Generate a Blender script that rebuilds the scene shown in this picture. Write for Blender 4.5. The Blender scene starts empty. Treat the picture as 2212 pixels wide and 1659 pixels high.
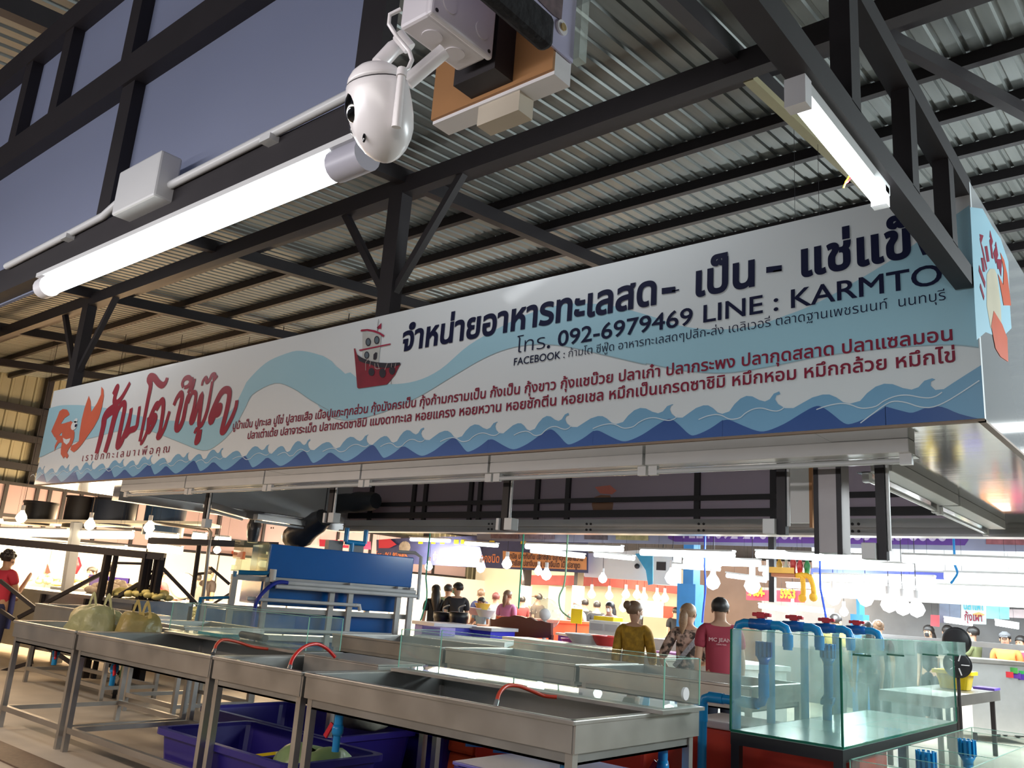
import bpy, bmesh, math, random
from mathutils import Vector as V, Matrix
from mathutils.geometry import delaunay_2d_cdt, tessellate_polygon
SC = bpy.context.scene
COL = SC.collection
random.seed(7)
# ------------------------------------------------------------------ camera
FPX = 1839.234                      # focal length in pixels of the 2212 x 1659 frame
CR = V((0.76809025, 0.63640377, 0.07090559))
CU = V((0.10350729, -0.23266824, 0.96703244))
CF = V((-0.63192057, 0.73542894, 0.24458263))
CP = V((0, 0, 1.5))
cam = bpy.data.cameras.new('camera')
cam.sensor_fit = 'HORIZONTAL'; cam.sensor_width = 36; cam.lens = 36*FPX/2212
cam.clip_start = .05; cam.clip_end = 200
co = bpy.data.objects.new('camera', cam); COL.objects.link(co)
m = Matrix.Identity(4)
for i in range(3):
    m[i][0], m[i][1], m[i][2], m[i][3] = CR[i], CU[i], -CF[i], CP[i]
co.matrix_world = m
SC.camera = co
# ------------------------------------------------------------------ exposure and dim night sky
SC.view_settings.view_transform = 'Standard'; SC.view_settings.look = 'None'
SC.view_settings.gamma = 1; SC.view_settings.use_curve_mapping = False
SC.view_settings.exposure = 0.0
w = bpy.data.worlds.new('world'); SC.world = w; w.use_nodes = True
w.node_tree.nodes['Background'].inputs[0].default_value = (.55, .62, .72, 1)
w.node_tree.nodes['Background'].inputs[1].default_value = .35
SC.cycles.max_bounces = 8; SC.cycles.transparent_max_bounces = 24
SC.cycles.diffuse_bounces = 3; SC.cycles.glossy_bounces = 3; SC.cycles.transmission_bounces = 4
SC.cycles.caustics_reflective = False; SC.cycles.caustics_refractive = False
SC.cycles.sample_clamp_indirect = 4
def area(name, loc, aim, sx, sy, watts, col=(1, 1, 1)):
    L = bpy.data.lights.new(name, 'AREA'); L.shape = 'RECTANGLE'; L.size = sx; L.size_y = sy
    L.energy = watts; L.color = col
    o = bpy.data.objects.new(name, L); COL.objects.link(o)
    o.location = loc; o.rotation_euler = (V(aim)-V(loc)).to_track_quat('-Z', 'Y').to_euler()
    return o
def bulb_light(name, loc, watts, col, r=.05):
    L = bpy.data.lights.new(name, 'POINT'); L.energy = watts; L.color = col; L.shadow_soft_size = r
    o = bpy.data.objects.new(name, L); COL.objects.link(o); o.location = loc; return o
COOL = (.86, .97, 1.0); WARM = (1.0, .70, .38)
# the tubes under the row of stalls the photographer stands at, and fixtureless lights added over the aisle to brighten the sign
area('row_tube_light', (-2.5, .2, 2.30), (-2.5, 1.6, .2), 5.0, .10, 20, (1.0, .95, .92))
area('row_tube_light_far', (-8.5, .6, 2.30), (-8.5, 2.1, .3), 5.0, .10, 105, (1.0, .80, .64))
area('near_stall_tubes', (-3.0, -1.6, 2.25), (-2.6, 1.0, 2.9), 4.0, .10, 50, (.92, .92, 1.0))
area('aisle_fill', (-4.0, 2.85, 4.64), (-4.6, 4.1, 2.6), 4.0, .12, 27, (.93, .97, 1.0))
area('aisle_fill_left', (-10.5, 2.85, 4.64), (-10.8, 4.1, 2.6), 4.0, .12, 34, (.93, .97, 1.0))
area('stall_light', (-3.5, 10.8, 2.5), (-4.2, 9.0, 1.0), 5, .3, 170, COOL)
area('stall_light_right', (2.5, 7.5, 3.2), (-.8, 6.2, 3.0), 4, .3, 320, COOL)
area('far_stall_light', (-6, 15.0, 2.5), (-6, 14.6, .9), 10, .8, 800, COOL)
area('far_stall_light_mid', (-13, 16.6, 2.45), (-13, 16.3, .9), 7, .8, 600, (1, .88, .68))
area('far_stall_wash', (-10, 14.8, 2.3), (-12, 21, 1.3), 9, .5, 450, (1, .92, .78))
area('warm_stall_light', (-16.0, 8.6, 2.2), (-15.6, 8.0, 1.0), 5, 1.0, 520, (1, .72, .42))
area('warm_stall_wash', (-15.6, 7.6, 2.1), (-18.6, 8.8, 1.3), 5, .4, 520, (1, .74, .44))
area('warm_stall_uplight', (-15.0, 5.0, 2.6), (-13.5, 4.2, 5.2), 4, 1.0, 80, (1, .58, .28))
area('warm_floor_fill', (-12.5, 4.4, 2.6), (-12.0, 4.2, 0), 4, .2, 62, (1, .72, .44))  # warm fill added to brighten the left floor, no lamp hangs there
area('far_left_wash', (-15.5, 15.5, 2.2), (-19, 17.5, 1.3), 5, .4, 420, (1, .82, .58))
area('roof_fill', (-4, 11.0, 2.8), (-4, 8.5, 6), 10, .4, 16, COOL)  # upward fills, here and below, added to brighten the roof; no fixtures
area('roof_fill_mid', (-7, 6.0, 2.75), (-7, 5.6, 6), 9, .3, 18, (.97, 1, .97))
area('roof_fill_row', (-6, 1.6, 2.7), (-6, 2.6, 6), 10, .3, 16, (.97, .98, 1))
# ------------------------------------------------------------------ helpers
def ray(px, py):
    return CF+CR*((px-1106)/FPX)-CU*((py-829.5)/FPX)
def at(px, py, ax, v):
    d = ray(px, py); i = 'XYZ'.index(ax)
    return CP+d*((v-CP[i])/d[i])
def pt(px, py, D):
    return CP+ray(px, py)*D
def lin(c):
    return tuple((x/12.92 if x <= .04045 else ((x+.055)/1.055)**2.4) for x in c)
def hexc(h):
    return lin(tuple(int(h[i:i+2], 16)/255 for i in (0, 2, 4)))
MATS = {}
def mat(name, col, rough=.5, metal=0., var=.12, scale=6., bump=0., spec=.5, stretch=None, coat=0., trans=0., emis=None, rvar=0., con=None):
    if name in MATS: return MATS[name]
    c = hexc(col) if isinstance(col, str) else col
    M = bpy.data.materials.new(name); M.use_nodes = True
    nt = M.node_tree; N = nt.nodes; b = N['Principled BSDF']
    tc = N.new('ShaderNodeTexCoord'); no = N.new('ShaderNodeTexNoise'); no.inputs['Scale'].default_value = scale
    no.inputs['Detail'].default_value = 3
    src = tc.outputs['Object']
    if stretch:
        mp = N.new('ShaderNodeMapping'); mp.inputs['Scale'].default_value = stretch
        nt.links.new(src, mp.inputs[0]); src = mp.outputs[0]
    nt.links.new(src, no.inputs['Vector'])
    mx = N.new('ShaderNodeMix'); mx.data_type = 'RGBA'
    if con:
        cr = N.new('ShaderNodeMapRange'); cr.inputs[1].default_value = con[0]; cr.inputs[2].default_value = con[1]; nt.links.new(no.outputs[0], cr.inputs[0]); nt.links.new(cr.outputs[0], mx.inputs[0])
    else: nt.links.new(no.outputs[0], mx.inputs[0])
    mx.inputs[6].default_value = tuple(x*(1-var) for x in c)+(1,)
    mx.inputs[7].default_value = tuple(min(1, x*(1+var)) for x in c)+(1,)
    nt.links.new(mx.outputs[2], b.inputs['Base Color'])
    b.inputs['Roughness'].default_value = rough; b.inputs['Metallic'].default_value = metal
    b.inputs['Specular IOR Level'].default_value = spec
    if coat: b.inputs['Coat Weight'].default_value = coat; b.inputs['Coat Roughness'].default_value = .08
    if rvar:
        mr = N.new('ShaderNodeMapRange'); mr.inputs[3].default_value = max(.02, rough-rvar); mr.inputs[4].default_value = min(1, rough+rvar)
        nt.links.new(no.outputs[0], mr.inputs[0]); nt.links.new(mr.outputs[0], b.inputs['Roughness'])
    if bump:
        bp = N.new('ShaderNodeBump'); bp.inputs['Strength'].default_value = bump; bp.inputs['Distance'].default_value = .02
        nt.links.new(no.outputs[0], bp.inputs['Height']); nt.links.new(bp.outputs[0], b.inputs['Normal'])
    if trans:
        tl = N.new('ShaderNodeBsdfTranslucent'); tl.inputs[0].default_value = tuple(c)+(1,); ms = N.new('ShaderNodeMixShader'); ms.inputs[0].default_value = trans
        nt.links.new(b.outputs[0], ms.inputs[1]); nt.links.new(tl.outputs[0], ms.inputs[2]); nt.links.new(ms.outputs[0], N['Material Output'].inputs[0])
    if emis:
        b.inputs['Emission Color'].default_value = tuple(emis[0])+(1,); b.inputs['Emission Strength'].default_value = emis[1]
    MATS[name] = M
    return M
def glow(name, col, s, light=False):
    if name in MATS: return MATS[name]
    M = bpy.data.materials.new(name); M.use_nodes = True
    nt = M.node_tree; nt.nodes.clear()
    e = nt.nodes.new('ShaderNodeEmission'); e.inputs[0].default_value = tuple(col)+(1,); e.inputs[1].default_value = s
    o = nt.nodes.new('ShaderNodeOutputMaterial'); nt.links.new(e.outputs[0], o.inputs[0])
    if not light: M.cycles.emission_sampling = 'NONE'
    MATS[name] = M
    return M
def glassm(name, tint, refl=.06, haze=.0, hazecol=(.75, .85, .82)):
    if name in MATS: return MATS[name]
    M = bpy.data.materials.new(name); M.use_nodes = True
    nt = M.node_tree; N = nt.nodes; N.clear(); L = nt.links.new
    t = N.new('ShaderNodeBsdfTransparent'); t.inputs[0].default_value = tuple(tint)+(1,)
    g = N.new('ShaderNodeBsdfGlossy'); g.inputs['Roughness'].default_value = .02
    f = N.new('ShaderNodeFresnel'); f.inputs[0].default_value = 1.45
    mx = N.new('ShaderNodeMixShader'); ge = N.new('ShaderNodeNewGeometry'); ml = N.new('ShaderNodeMath'); ml.operation = 'SUBTRACT'; ml.use_clamp = True; L(f.outputs[0], ml.inputs[0]); L(ge.outputs['Backfacing'], ml.inputs[1]); L(ml.outputs[0], mx.inputs[0]); L(t.outputs[0], mx.inputs[1]); L(g.outputs[0], mx.inputs[2])
    out = mx.outputs[0]
    if haze:
        d = N.new('ShaderNodeBsdfDiffuse'); d.inputs[0].default_value = tuple(hazecol)+(1,)
        no = N.new('ShaderNodeTexNoise'); no.inputs['Scale'].default_value = 5; no.inputs['Detail'].default_value = 4
        tc = N.new('ShaderNodeTexCoord'); L(tc.outputs['Object'], no.inputs['Vector'])
        mr = N.new('ShaderNodeMapRange'); mr.inputs[1].default_value = .35; mr.inputs[2].default_value = .75; mr.inputs[3].default_value = haze*.4; mr.inputs[4].default_value = haze*1.6
        L(no.outputs[0], mr.inputs[0])
        m2 = N.new('ShaderNodeMixShader'); L(mr.outputs[0], m2.inputs[0]); L(out, m2.inputs[1]); L(d.outputs[0], m2.inputs[2]); out = m2.outputs[0]
    o = N.new('ShaderNodeOutputMaterial'); L(out, o.inputs[0])
    MATS[name] = M
    return M
ORG = {}
class MB:
    """collects shapes and links them as one mesh object"""
    def __init__(s): s.v = []; s.f = []; s.sm = []
    def add(s, vs, fs, smooth=False):
        n = len(s.v); s.v += [V(p) for p in vs]; s.f += [tuple(i+n for i in f) for f in fs]; s.sm += [smooth]*len(fs); return s
    def box(s, x0, y0, z0, x1, y1, z1):
        vs = [(x, y, z) for z in (z0, z1) for y in (y0, y1) for x in (x0, x1)]
        return s.add(vs, [(0, 2, 3, 1), (4, 5, 7, 6), (0, 1, 5, 4), (2, 6, 7, 3), (0, 4, 6, 2), (1, 3, 7, 5)])
    def bar(s, p, q, w, h=None, up=(0, 0, 1)):
        p, q = V(p), V(q); h = h or w; d = (q-p).normalized(); u = V(up)
        if abs(d.dot(u)) > .98: u = V((0, 1, 0))
        a = d.cross(u).normalized(); b = a.cross(d).normalized()
        vs = [e+a*(sx*w/2)+b*(sz*h/2) for e in (p, q) for sx, sz in ((-1, -1), (1, -1), (1, 1), (-1, 1))]
        return s.add(vs, [(0, 1, 2, 3), (7, 6, 5, 4), (0, 4, 5, 1), (1, 5, 6, 2), (2, 6, 7, 3), (3, 7, 4, 0)])
    def tube(s, pts, r, n=10, caps=True, closed=False):
        pts = [V(p) for p in pts]; k = len(pts); rs = r if isinstance(r, (list, tuple)) else [r]*k
        T = [((pts[min(i+1, k-1)]-pts[max(i-1, 0)]).normalized()) for i in range(k)]
        u = V((0, 0, 1)) if abs(T[0].z) < .9 else V((1, 0, 0))
        a = T[0].cross(u).normalized(); vs = []
        for i in range(k):
            a = (a-T[i]*a.dot(T[i])).normalized(); b = T[i].cross(a)
            vs += [pts[i]+(a*math.cos(2*math.pi*j/n)+b*math.sin(2*math.pi*j/n))*rs[i] for j in range(n)]
        fs = [(i*n+j, i*n+(j+1) % n, (i+1)*n+(j+1) % n, (i+1)*n+j) for i in range(k-1) for j in range(n)]
        s.add(vs, fs, True)
        if caps:
            s.add(vs[:n], [tuple(range(n))[::-1]]); s.add(vs[-n:], [tuple(range(n))])
        return s
    def lathe(s, p, q, prof, n=20):
        """prof = [(t along p->q, radius)]"""
        p, q = V(p), V(q)
        return s.tube_fixed([(p+(q-p)*t, max(r, 1e-4)) for t, r in prof], (q-p).normalized(), n)
    def tube_fixed(s, pr, d, n):
        u = V((0, 0, 1)) if abs(d.z) < .9 else V((1, 0, 0)); a = d.cross(u).normalized(); b = d.cross(a)
        vs = [p+(a*math.cos(2*math.pi*j/n)+b*math.sin(2*math.pi*j/n))*r for p, r in pr for j in range(n)]
        k = len(pr)
        return s.add(vs, [(i*n+j, (i+1)*n+j, (i+1)*n+(j+1) % n, i*n+(j+1) % n) for i in range(k-1) for j in range(n)]
                     + [tuple(range(n)), tuple(range((k-1)*n, k*n))[::-1]], True)
    def ball(s, c, rx, ry=None, rz=None, nu=14, nv=9):
        c = V(c); ry = ry or rx; rz = rz or rx
        vs = [c+V((rx*math.sin(math.pi*i/nv)*math.cos(2*math.pi*j/nu), ry*math.sin(math.pi*i/nv)*math.sin(2*math.pi*j/nu), rz*math.cos(math.pi*i/nv))) for i in range(nv+1) for j in range(nu)]
        return s.add(vs, [(i*nu+j, (i+1)*nu+j, (i+1)*nu+(j+1) % nu, i*nu+(j+1) % nu) for i in range(nv) for j in range(nu)], True)
    def poly(s, pts, off=None):
        """flat polygon from 3-D points; off = thickness vector"""
        pts = [V(p) for p in pts]; tri = tessellate_polygon([pts]); n = len(pts)
        s.add(pts, [tuple(t) for t in tri])
        if off is not None:
            o = V(off); s.add([p+o for p in pts], [tuple(t)[::-1] for t in tri])
            s.add(pts+[p+o for p in pts], [(i, (i+1) % n, n+(i+1) % n, n+i) for i in range(n)])
        return s
    def ribbon(s, pts, w, nrm, taper=True):
        """flat stroke along 3-D points lying in the plane with normal nrm"""
        pts = [V(p) for p in pts]; k = len(pts); nrm = V(nrm)
        ws = w if isinstance(w, (list, tuple)) else [w]*k
        L, R = [], []
        for i in range(k):
            d = (pts[min(i+1, k-1)]-pts[max(i-1, 0)]).normalized(); sd = d.cross(nrm)
            L.append(pts[i]+sd*ws[i]/2); R.append(pts[i]-sd*ws[i]/2)
        return s.add(L+R, [(i, i+1, k+i+1, k+i) for i in range(k-1)])
    def build(s, name, m, parent=None, bevel=0, recalc=True):
        o0 = ORG.get(parent.name, V((0, 0, 0))) if parent else V((0, 0, 0))
        me = bpy.data.meshes.new(name); me.from_pydata([p-o0 for p in s.v], [], s.f)
        me.polygons.foreach_set('use_smooth', s.sm)
        if recalc:
            bm = bmesh.new(); bm.from_mesh(me); bmesh.ops.recalc_face_normals(bm, faces=bm.faces); bm.to_mesh(me); bm.free()
        me.update(); me.materials.append(m)
        o = bpy.data.objects.new(name, me); COL.objects.link(o)
        if parent: o.parent = parent; ORG[o.name] = o0
        if bevel:
            b = o.modifiers.new('b', 'BEVEL'); b.width = bevel; b.segments = 2; b.limit_method = 'ANGLE'
        return o
def tag(o, label, cat, group=None, kind=None):
    o['label'] = label; o['category'] = cat
    if group: o['group'] = group
    if kind: o['kind'] = kind
    return o
def thing(name, label, cat, loc=(0, 0, 0), group=None, kind=None):
    o = bpy.data.objects.new(name, None); COL.objects.link(o); o.location = loc; o.empty_display_size = .1
    ORG[o.name] = V(loc)
    return tag(o, label, cat, group, kind)
def struct(name, mb, m, parent=None):
    o = mb.build(name, m, parent)
    if not parent: o['kind'] = 'structure'
    return o
def sgroup(name, loc=(0, 0, 0)):
    o = bpy.data.objects.new(name, None); COL.objects.link(o); o.location = loc; o['kind'] = 'structure'; ORG[o.name] = V(loc); return o
def wires(t, pts, r=.0018):
    for p in pts:
        p = V(p); MB().tube([p, (p.x, p.y, zr(p.y)+.01)], r, 5).build('hanging_wire', STEEL, t)
def dup(root, loc, rz=0, label=None, scale=None):
    """a copy of a thing with copies of its parts and sub-parts"""
    def rec(o, par):
        c = o.copy(); COL.objects.link(c); c.parent = par
        for ch in list(o.children): rec(ch, c)
        return c
    r = rec(root, None); r.location = loc; r.rotation_euler = (0, 0, rz)
    if label: r['label'] = label
    if scale: r.scale = scale
    return r
# ---- lettering: outlines from the built-in font, filled by non-zero winding, in a plane with axes ex, ez
LOOPS = {}
def outline(txt):
    if txt in LOOPS: return LOOPS[txt]
    c = bpy.data.curves.new('t', 'FONT'); c.body = txt; c.fill_mode = 'NONE'; c.resolution_u = 4
    o = bpy.data.objects.new('t', c); COL.objects.link(o)
    bpy.context.view_layer.update()
    me = bpy.data.meshes.new_from_object(o.evaluated_get(bpy.context.evaluated_depsgraph_get()))
    nx = {}
    for e in me.edges: nx[e.vertices[0]] = e.vertices[1]
    seen = set(); loops = []
    for a in list(nx):
        if a in seen: continue
        lp = []; i = a
        while i is not None and i not in seen: seen.add(i); lp.append(me.vertices[i].co.xy.copy()); i = nx.get(i)
        q = [lp[0]]
        for p in lp[1:]:
            if (p-q[-1]).length > 2e-3: q.append(p)
        if (q[0]-q[-1]).length < 2e-3: q.pop()
        if len(q) > 2: loops.append(q)
    bpy.data.objects.remove(o); bpy.data.curves.remove(c); bpy.data.meshes.remove(me)
    LOOPS[txt] = loops
    return loops
def wind(lp, x, y):
    n = 0
    for i in range(len(lp)):
        a, b = lp[i-1], lp[i]
        if a.y <= y < b.y or b.y <= y < a.y:
            if a.x+(y-a.y)/(b.y-a.y)*(b.x-a.x) > x: n += 1 if b.y > a.y else -1
    return n
def fatten(lp, d, sgn):
    out = []; n = len(lp)
    for i in range(n):
        e1 = (lp[i]-lp[i-1]); e2 = (lp[(i+1) % n]-lp[i])
        if e1.length < 1e-6 or e2.length < 1e-6: out.append(lp[i]); continue
        n1 = V((e1.y, -e1.x)).normalized(); n2 = V((e2.y, -e2.x)).normalized()
        mm = n1+n2
        if mm.length < .3: out.append(lp[i]+n1*d*sgn); continue
        mm.normalize(); out.append(lp[i]+mm*(d*sgn/max(.5, mm.dot(n1))))
    return out
def letters(mb, txt, origin, ex, ez, sx, sz, bold=0., shear=0., fit=None, align='L'):
    """fill txt into mb; fit = wanted width"""
    loops = outline(txt)
    if not loops: return mb
    big = max(loops, key=lambda l: max(p.x for p in l)-min(p.x for p in l)+max(p.y for p in l)-min(p.y for p in l))
    ar = sum(big[i-1].x*big[i].y-big[i].x*big[i-1].y for i in range(len(big)))
    sg = 1 if ar > 0 else -1
    if bold: loops = [fatten(l, bold, sg) for l in loops]
    x0 = min(p.x for l in loops for p in l); x1 = max(p.x for l in loops for p in l)
    if fit: sx = fit/(x1-x0)
    if align == 'C': x0 = (x0+x1)/2
    bb = [(min(p.x for p in l), max(p.x for p in l), l) for l in loops]; bb.sort(key=lambda b: b[0])
    cl = []
    for b in bb:
        if cl and b[0] < cl[-1][1]: cl[-1][2].append(b[2]); cl[-1][1] = max(cl[-1][1], b[1])
        else: cl.append([b[0], b[1], [b[2]]])
    O, ex, ez = V(origin), V(ex), V(ez)
    for _, _, ls in cl:
        vs = []; ed = []
        for l in ls:
            n = len(vs); vs += l; ed += [(n+i, n+(i+1) % len(l)) for i in range(len(l))]
        r = delaunay_2d_cdt([V((p.x, p.y)) for p in vs], ed, [], 0, 1e-5)
        P, F = r[0], r[2]; fs = []
        for f in F:
            cx = sum(P[i].x for i in f)/3; cy = sum(P[i].y for i in f)/3
            if sum(wind(l, cx, cy) for l in ls) != 0: fs.append(tuple(f))
        mb.add([O+ex*((p.x-x0+shear*p.y)*sx)+ez*(p.y*sz) for p in P], fs)
    return mb
# ------------------------------------------------------------------ common materials
STEEL = mat('dark_painted_steel', '241f22', .55, 0, .25, 9)
GALV = mat('galvanised_sheet', (.20, .21, .20), .48, .70, .40, 1.6, .0, stretch=(9, .5, 1), rvar=.14)
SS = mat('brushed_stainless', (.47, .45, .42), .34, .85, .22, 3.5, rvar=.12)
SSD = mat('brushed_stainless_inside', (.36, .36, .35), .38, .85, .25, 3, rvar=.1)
WHITE = mat('white_plastic', (.78, .76, .77), .4, 0, .04)
OFFW = mat('white_enamel', (.70, .70, .69), .35, 0, .05)
ALU = mat('aluminium_composite', (.62, .63, .62), .10, .95, .06, 1.2, .03, stretch=(.6, 6, 1))
CONC = mat('concrete_floor', (.50, .43, .35), .55, 0, .28, 2.2, .1, rvar=.15)
PVC = mat('blue_pvc', '1687c4', .3, 0, .08)
PVCD = mat('dark_blue_pvc', '0d5aa6', .3, 0, .08)
REDP = mat('red_plastic', 'c4182c', .35, 0, .08)
BLUET = mat('blue_tub_plastic', '251b7c', .38, 0, .10, 5)
REDT = mat('red_bin_plastic', 'c8321f', .45, 0, .10, 4)
ORNG = mat('orange_bin_plastic', 'e0532a', .45, 0, .10, 4)
YELP = mat('yellow_plastic', 'e8c814', .4, 0, .06)
TUBE = glow('lit_tube', (.93, .99, 1.0), 5.0, True)
TUBEF = glow('lit_tube_far', (.93, 1.0, 1.0), 6.0)
TUBEW = glow('lit_tube_warm', (1.0, .86, .62), 6.0)
BULB = glow('lit_bulb', (.95, 1.0, 1.0), 8.0)
BULBW = glow('lit_bulb_warm', (1.0, .80, .50), 12.0)
GLASS = glassm('tank_glass', (.96, .99, .98), haze=.045)
GLASSE = mat('glass_edge', '1f6b55', .15, 0, .2)
GLASSL = mat('glass_edge_light', '8fc9b4', .15, 0, .2)
BLACK = mat('black_plastic', '17161a', .45, 0, .15)
# ------------------------------------------------------------------ floor, roof, walls
struct('floor', MB().box(-24, -5, -.12, 8, 26, 0), CONC)
MR = .098                                        # roof rises with depth
def zr(y): return 5.17+MR*(y-4.5)
mb = MB(); x = -24.; prof = []
while x < 6:
    prof += [(x, 0), (x+.062, 0), (x+.074, .018), (x+.098, .018), (x+.110, 0)]; x += .125
y0, y1 = -5., 25.
vs = [(px, yy, zr(yy)+h) for yy in (y0, y1) for px, h in prof]; k = len(prof)
mb.add(vs, [(i, i+1, k+i+1, k+i) for i in range(k-1)])
struct('ceiling', mb, GALV)
mb0 = None
for i in range(28):                              # purlins
    y = 4.2+.745*(i-8)
    if i == 8: continue
    struct('roof_purlin', MB().box(-24, y-.03, zr(y)-.095, 6, y+.03, zr(y)-.004), STEEL)
for x in (-20.4, -17.35, -14.3, -11.25, -8.25, -5.25, -2.16, .87, 3.9):   # rafters
    struct('roof_rafter', MB().bar((x, -5, zr(-5)-.16), (x, 25, zr(25)-.16), .09, .13), STEEL)
struct('eave_beam', MB().box(-24, 4.44, 4.84, 6, 4.54, 5.0), STEEL)
struct('eave_beam', MB().box(-24, -1.2, 4.28, 6, -1.1, 4.44), STEEL)
# hangers that carry the sign, with knee braces
for x in (-11.3, -5.30, -17.3):
    g = sgroup('sign_hanger', (x, 4.49, 3.6))
    struct('post', MB().box(x-.085, 4.43, 2.62 if x > -14 else 3.2, x+.085, 4.55, 4.86), STEEL, g)
    for sx in (-1, 1):
        struct('knee_brace', MB().bar((x+sx*.75, 4.49, 4.86), (x+sx*.06, 4.49, 3.95), .06, .06), STEEL, g)
# truss between the two rows of stalls
g = sgroup('roof_truss', (-.86, 2, 3.1))
struct('bottom_chord', MB().box(-.90, -2.2, 3.085, -.82, 4.25, 3.185), STEEL, g)
struct('top_chord', MB().bar((-.86, 4.32, 3.62), (-.86, -2.2, 3.93), .085, .10), STEEL, g)
for y in (1.5, 2.62, 3.32, 3.93):
    struct('web_post', MB().box(-.89, y-.045, 3.18, -.82, y+.045, 3.62+(4.3-y)*.047), STEEL, g)
struct('roof_brace', MB().bar(at(1890, 66, 'Z', 5.0), at(2260, 268, 'Z', 5.1), .07, .09), STEEL)
# pale strip along the underside of the rafter
a, b = at(1590, 150, 'X', -2.10), at(1880, 432, 'X', -2.10)
mbx = MB().bar(V((-2.12, 4.6, 4.90)), V((-2.12, 7.3, 5.18)), .07, .05); struct('rafter_strip', mbx, mat('beige_strip', '8f8668', .6))
# back and left walls
CORR = mat('yellowed_sheet', (.42, .37, .24), .5, .3, .25, 2)
mb = MB(); y = 2.; prof = []
while y < 25: prof += [(y, 0), (y+.16, 0), (y+.18, .03), (y+.22, .03)]; y += .24
vs = [(-19.5+h, yy, z) for z in (0, 7.2) for yy, h in prof]; k = len(prof)
mb.add(vs, [(i, i+1, k+i+1, k+i) for i in range(k-1)])
struct('wall_left', mb, CORR)
for z in (3.45, 4.05, 4.65):
    struct('wall_rail', MB().box(-19.4, 2, z-.07, -19.25, 25, z+.07), STEEL)
for y in (5.2, 7.2, 10, 13, 16, 19):
    struct('wall_stud', MB().box(-19.45, y-.07, 0, -19.3, y+.07, 6.4), STEEL)
struct('wall_back', MB().box(-24, 24.5, 0, 8, 24.7, 7.5), mat('grey_far_wall', (.22, .20, .20), .8))
struct('wall_right', MB().box(7, -5, 0, 7.2, 25, 7), mat('pale_far_wall', (.42, .43, .45), .7))
struct('wall_front', MB().box(-24, -5.2, 0, 8, -5, 5), mat('grey_near_wall', (.35, .35, .38), .8))
# floor drain with a perforated cover
a = at(-10, 1575, 'Z', 0); 
struct('drain_channel', MB().box(-12.5, 3.02, .0, -2, 3.30, .012), mat('drain_cover', (.13, .085, .06), .5, .1, .5, 40))
# ------------------------------------------------------------------ back of the near stall sign, over the aisle edge
VINYL = mat('sign_vinyl_back', (.38, .41, .54), .6, 0, .07, 1.5, trans=.45)
s = thing('stall_sign', 'back of a pale blue vinyl sign in a dark steel frame, top left', 'sign', (-3, 1.0, 2.5))
MB().box(-6.5, 1.0, 2.38, -1.27, 1.012, 3.55).build('vinyl_sheet', VINYL, s)
MB().box(-6.5, .95, 2.385, -1.22, 1.0, 2.475).build('bottom_rail', STEEL, s)
MB().box(-6.5, .955, 2.955, -1.22, 1.0, 3.06).build('middle_rail', STEEL, s)
MB().box(-6.5, .955, 3.40, -1.22, 1.0, 3.50).build('top_rail', STEEL, s)
for x in (-1.29, -2.47, -3.75, -5.0):
    MB().box(x-.045, .965, 2.47, x+.035, 1.0, 2.96).build('stud', STEEL, s)
for x in (-2.53, -3.08, -3.44, -1.9, -4.2):
    MB().box(x-.03, .96, 3.05, x+.04, 1.0, 3.42).build('stud', STEEL, s)
# wide lit tube hanging from the bottom rail
def batten(name, label, p, q, cat='light fixture', group=None, lit=TUBE, w=.05, r=.018, up=(0, 0, 1), drop=.055, cap=WHITE):
    p, q = V(p), V(q); d = (q-p).normalized(); u = V(up)
    t = thing(name, label, cat, p, group)
    MB().bar(p, q, w, .035).build('housing', OFFW, t)
    a, b = p-u*drop+d*.05, q-u*drop-d*.05
    MB().tube([a, b], r, 12).build('tube', lit, t)
    for e, sg in ((p, 1), (q, -1)):
        MB().bar(e-u*.01+d*.0, e-u*(drop+r)+d*.0+d*sg*.03, w*.8, .05, up=d).build('end_holder', cap, t)
    return t
t = thing('tube_light', 'wide lit fluorescent tube under the pale blue sign back, top left', 'light fixture', (-2.05, .965, 2.38))
MB().box(-2.80, .935, 2.37, -1.27, 1.0, 2.384).build('housing', OFFW, t)
MB().tube([(-2.755, .965, 2.343), (-1.35, .965, 2.343)], .029, 16).build('tube', TUBE, t)
MB().tube([(-2.80, .965, 2.343), (-2.75, .965, 2.343)], .033, 16).build('end_cap', WHITE, t)
MB().tube([(-1.35, .965, 2.343), (-1.255, .965, 2.343)], .034, 16).build('end_cap', mat('grey_cap', (.45, .44, .50), .4), t)
area('near_tube_light', (-2.0, .965, 2.29), (-2.0, 1.6, 0), 1.3, .06, 9, COOL)
t = thing('cable_conduit', 'thin white cable conduit clipped along the bottom of the pale blue sign back', 'conduit', (-2, .94, 2.47))
pz = [(-3.1, 2.47), (-2.6, 2.478), (-2.40, 2.482), (-2.33, 2.50), (-2.25, 2.515)]
MB().tube([(x, .94, z) for x, z in pz], .011, 8).build('pipe', OFFW, t)
MB().tube([(-2.02, .94, 2.475), (-1.6, .94, 2.48), (-1.2, .94, 2.485)], .011, 8).build('pipe', OFFW, t)
for x in (-2.62, -1.58): MB().box(x-.02, .925, 2.458, x+.02, .955, 2.472).build('clip', OFFW, t)
t = thing('junction_box', 'white square box on the cable conduit above the lit tube, top left', 'junction box', (-2.13, .93, 2.45))
MB().box(-2.25, .90, 2.43, -2.02, .96, 2.56).build('body', OFFW, t, .006)
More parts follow.
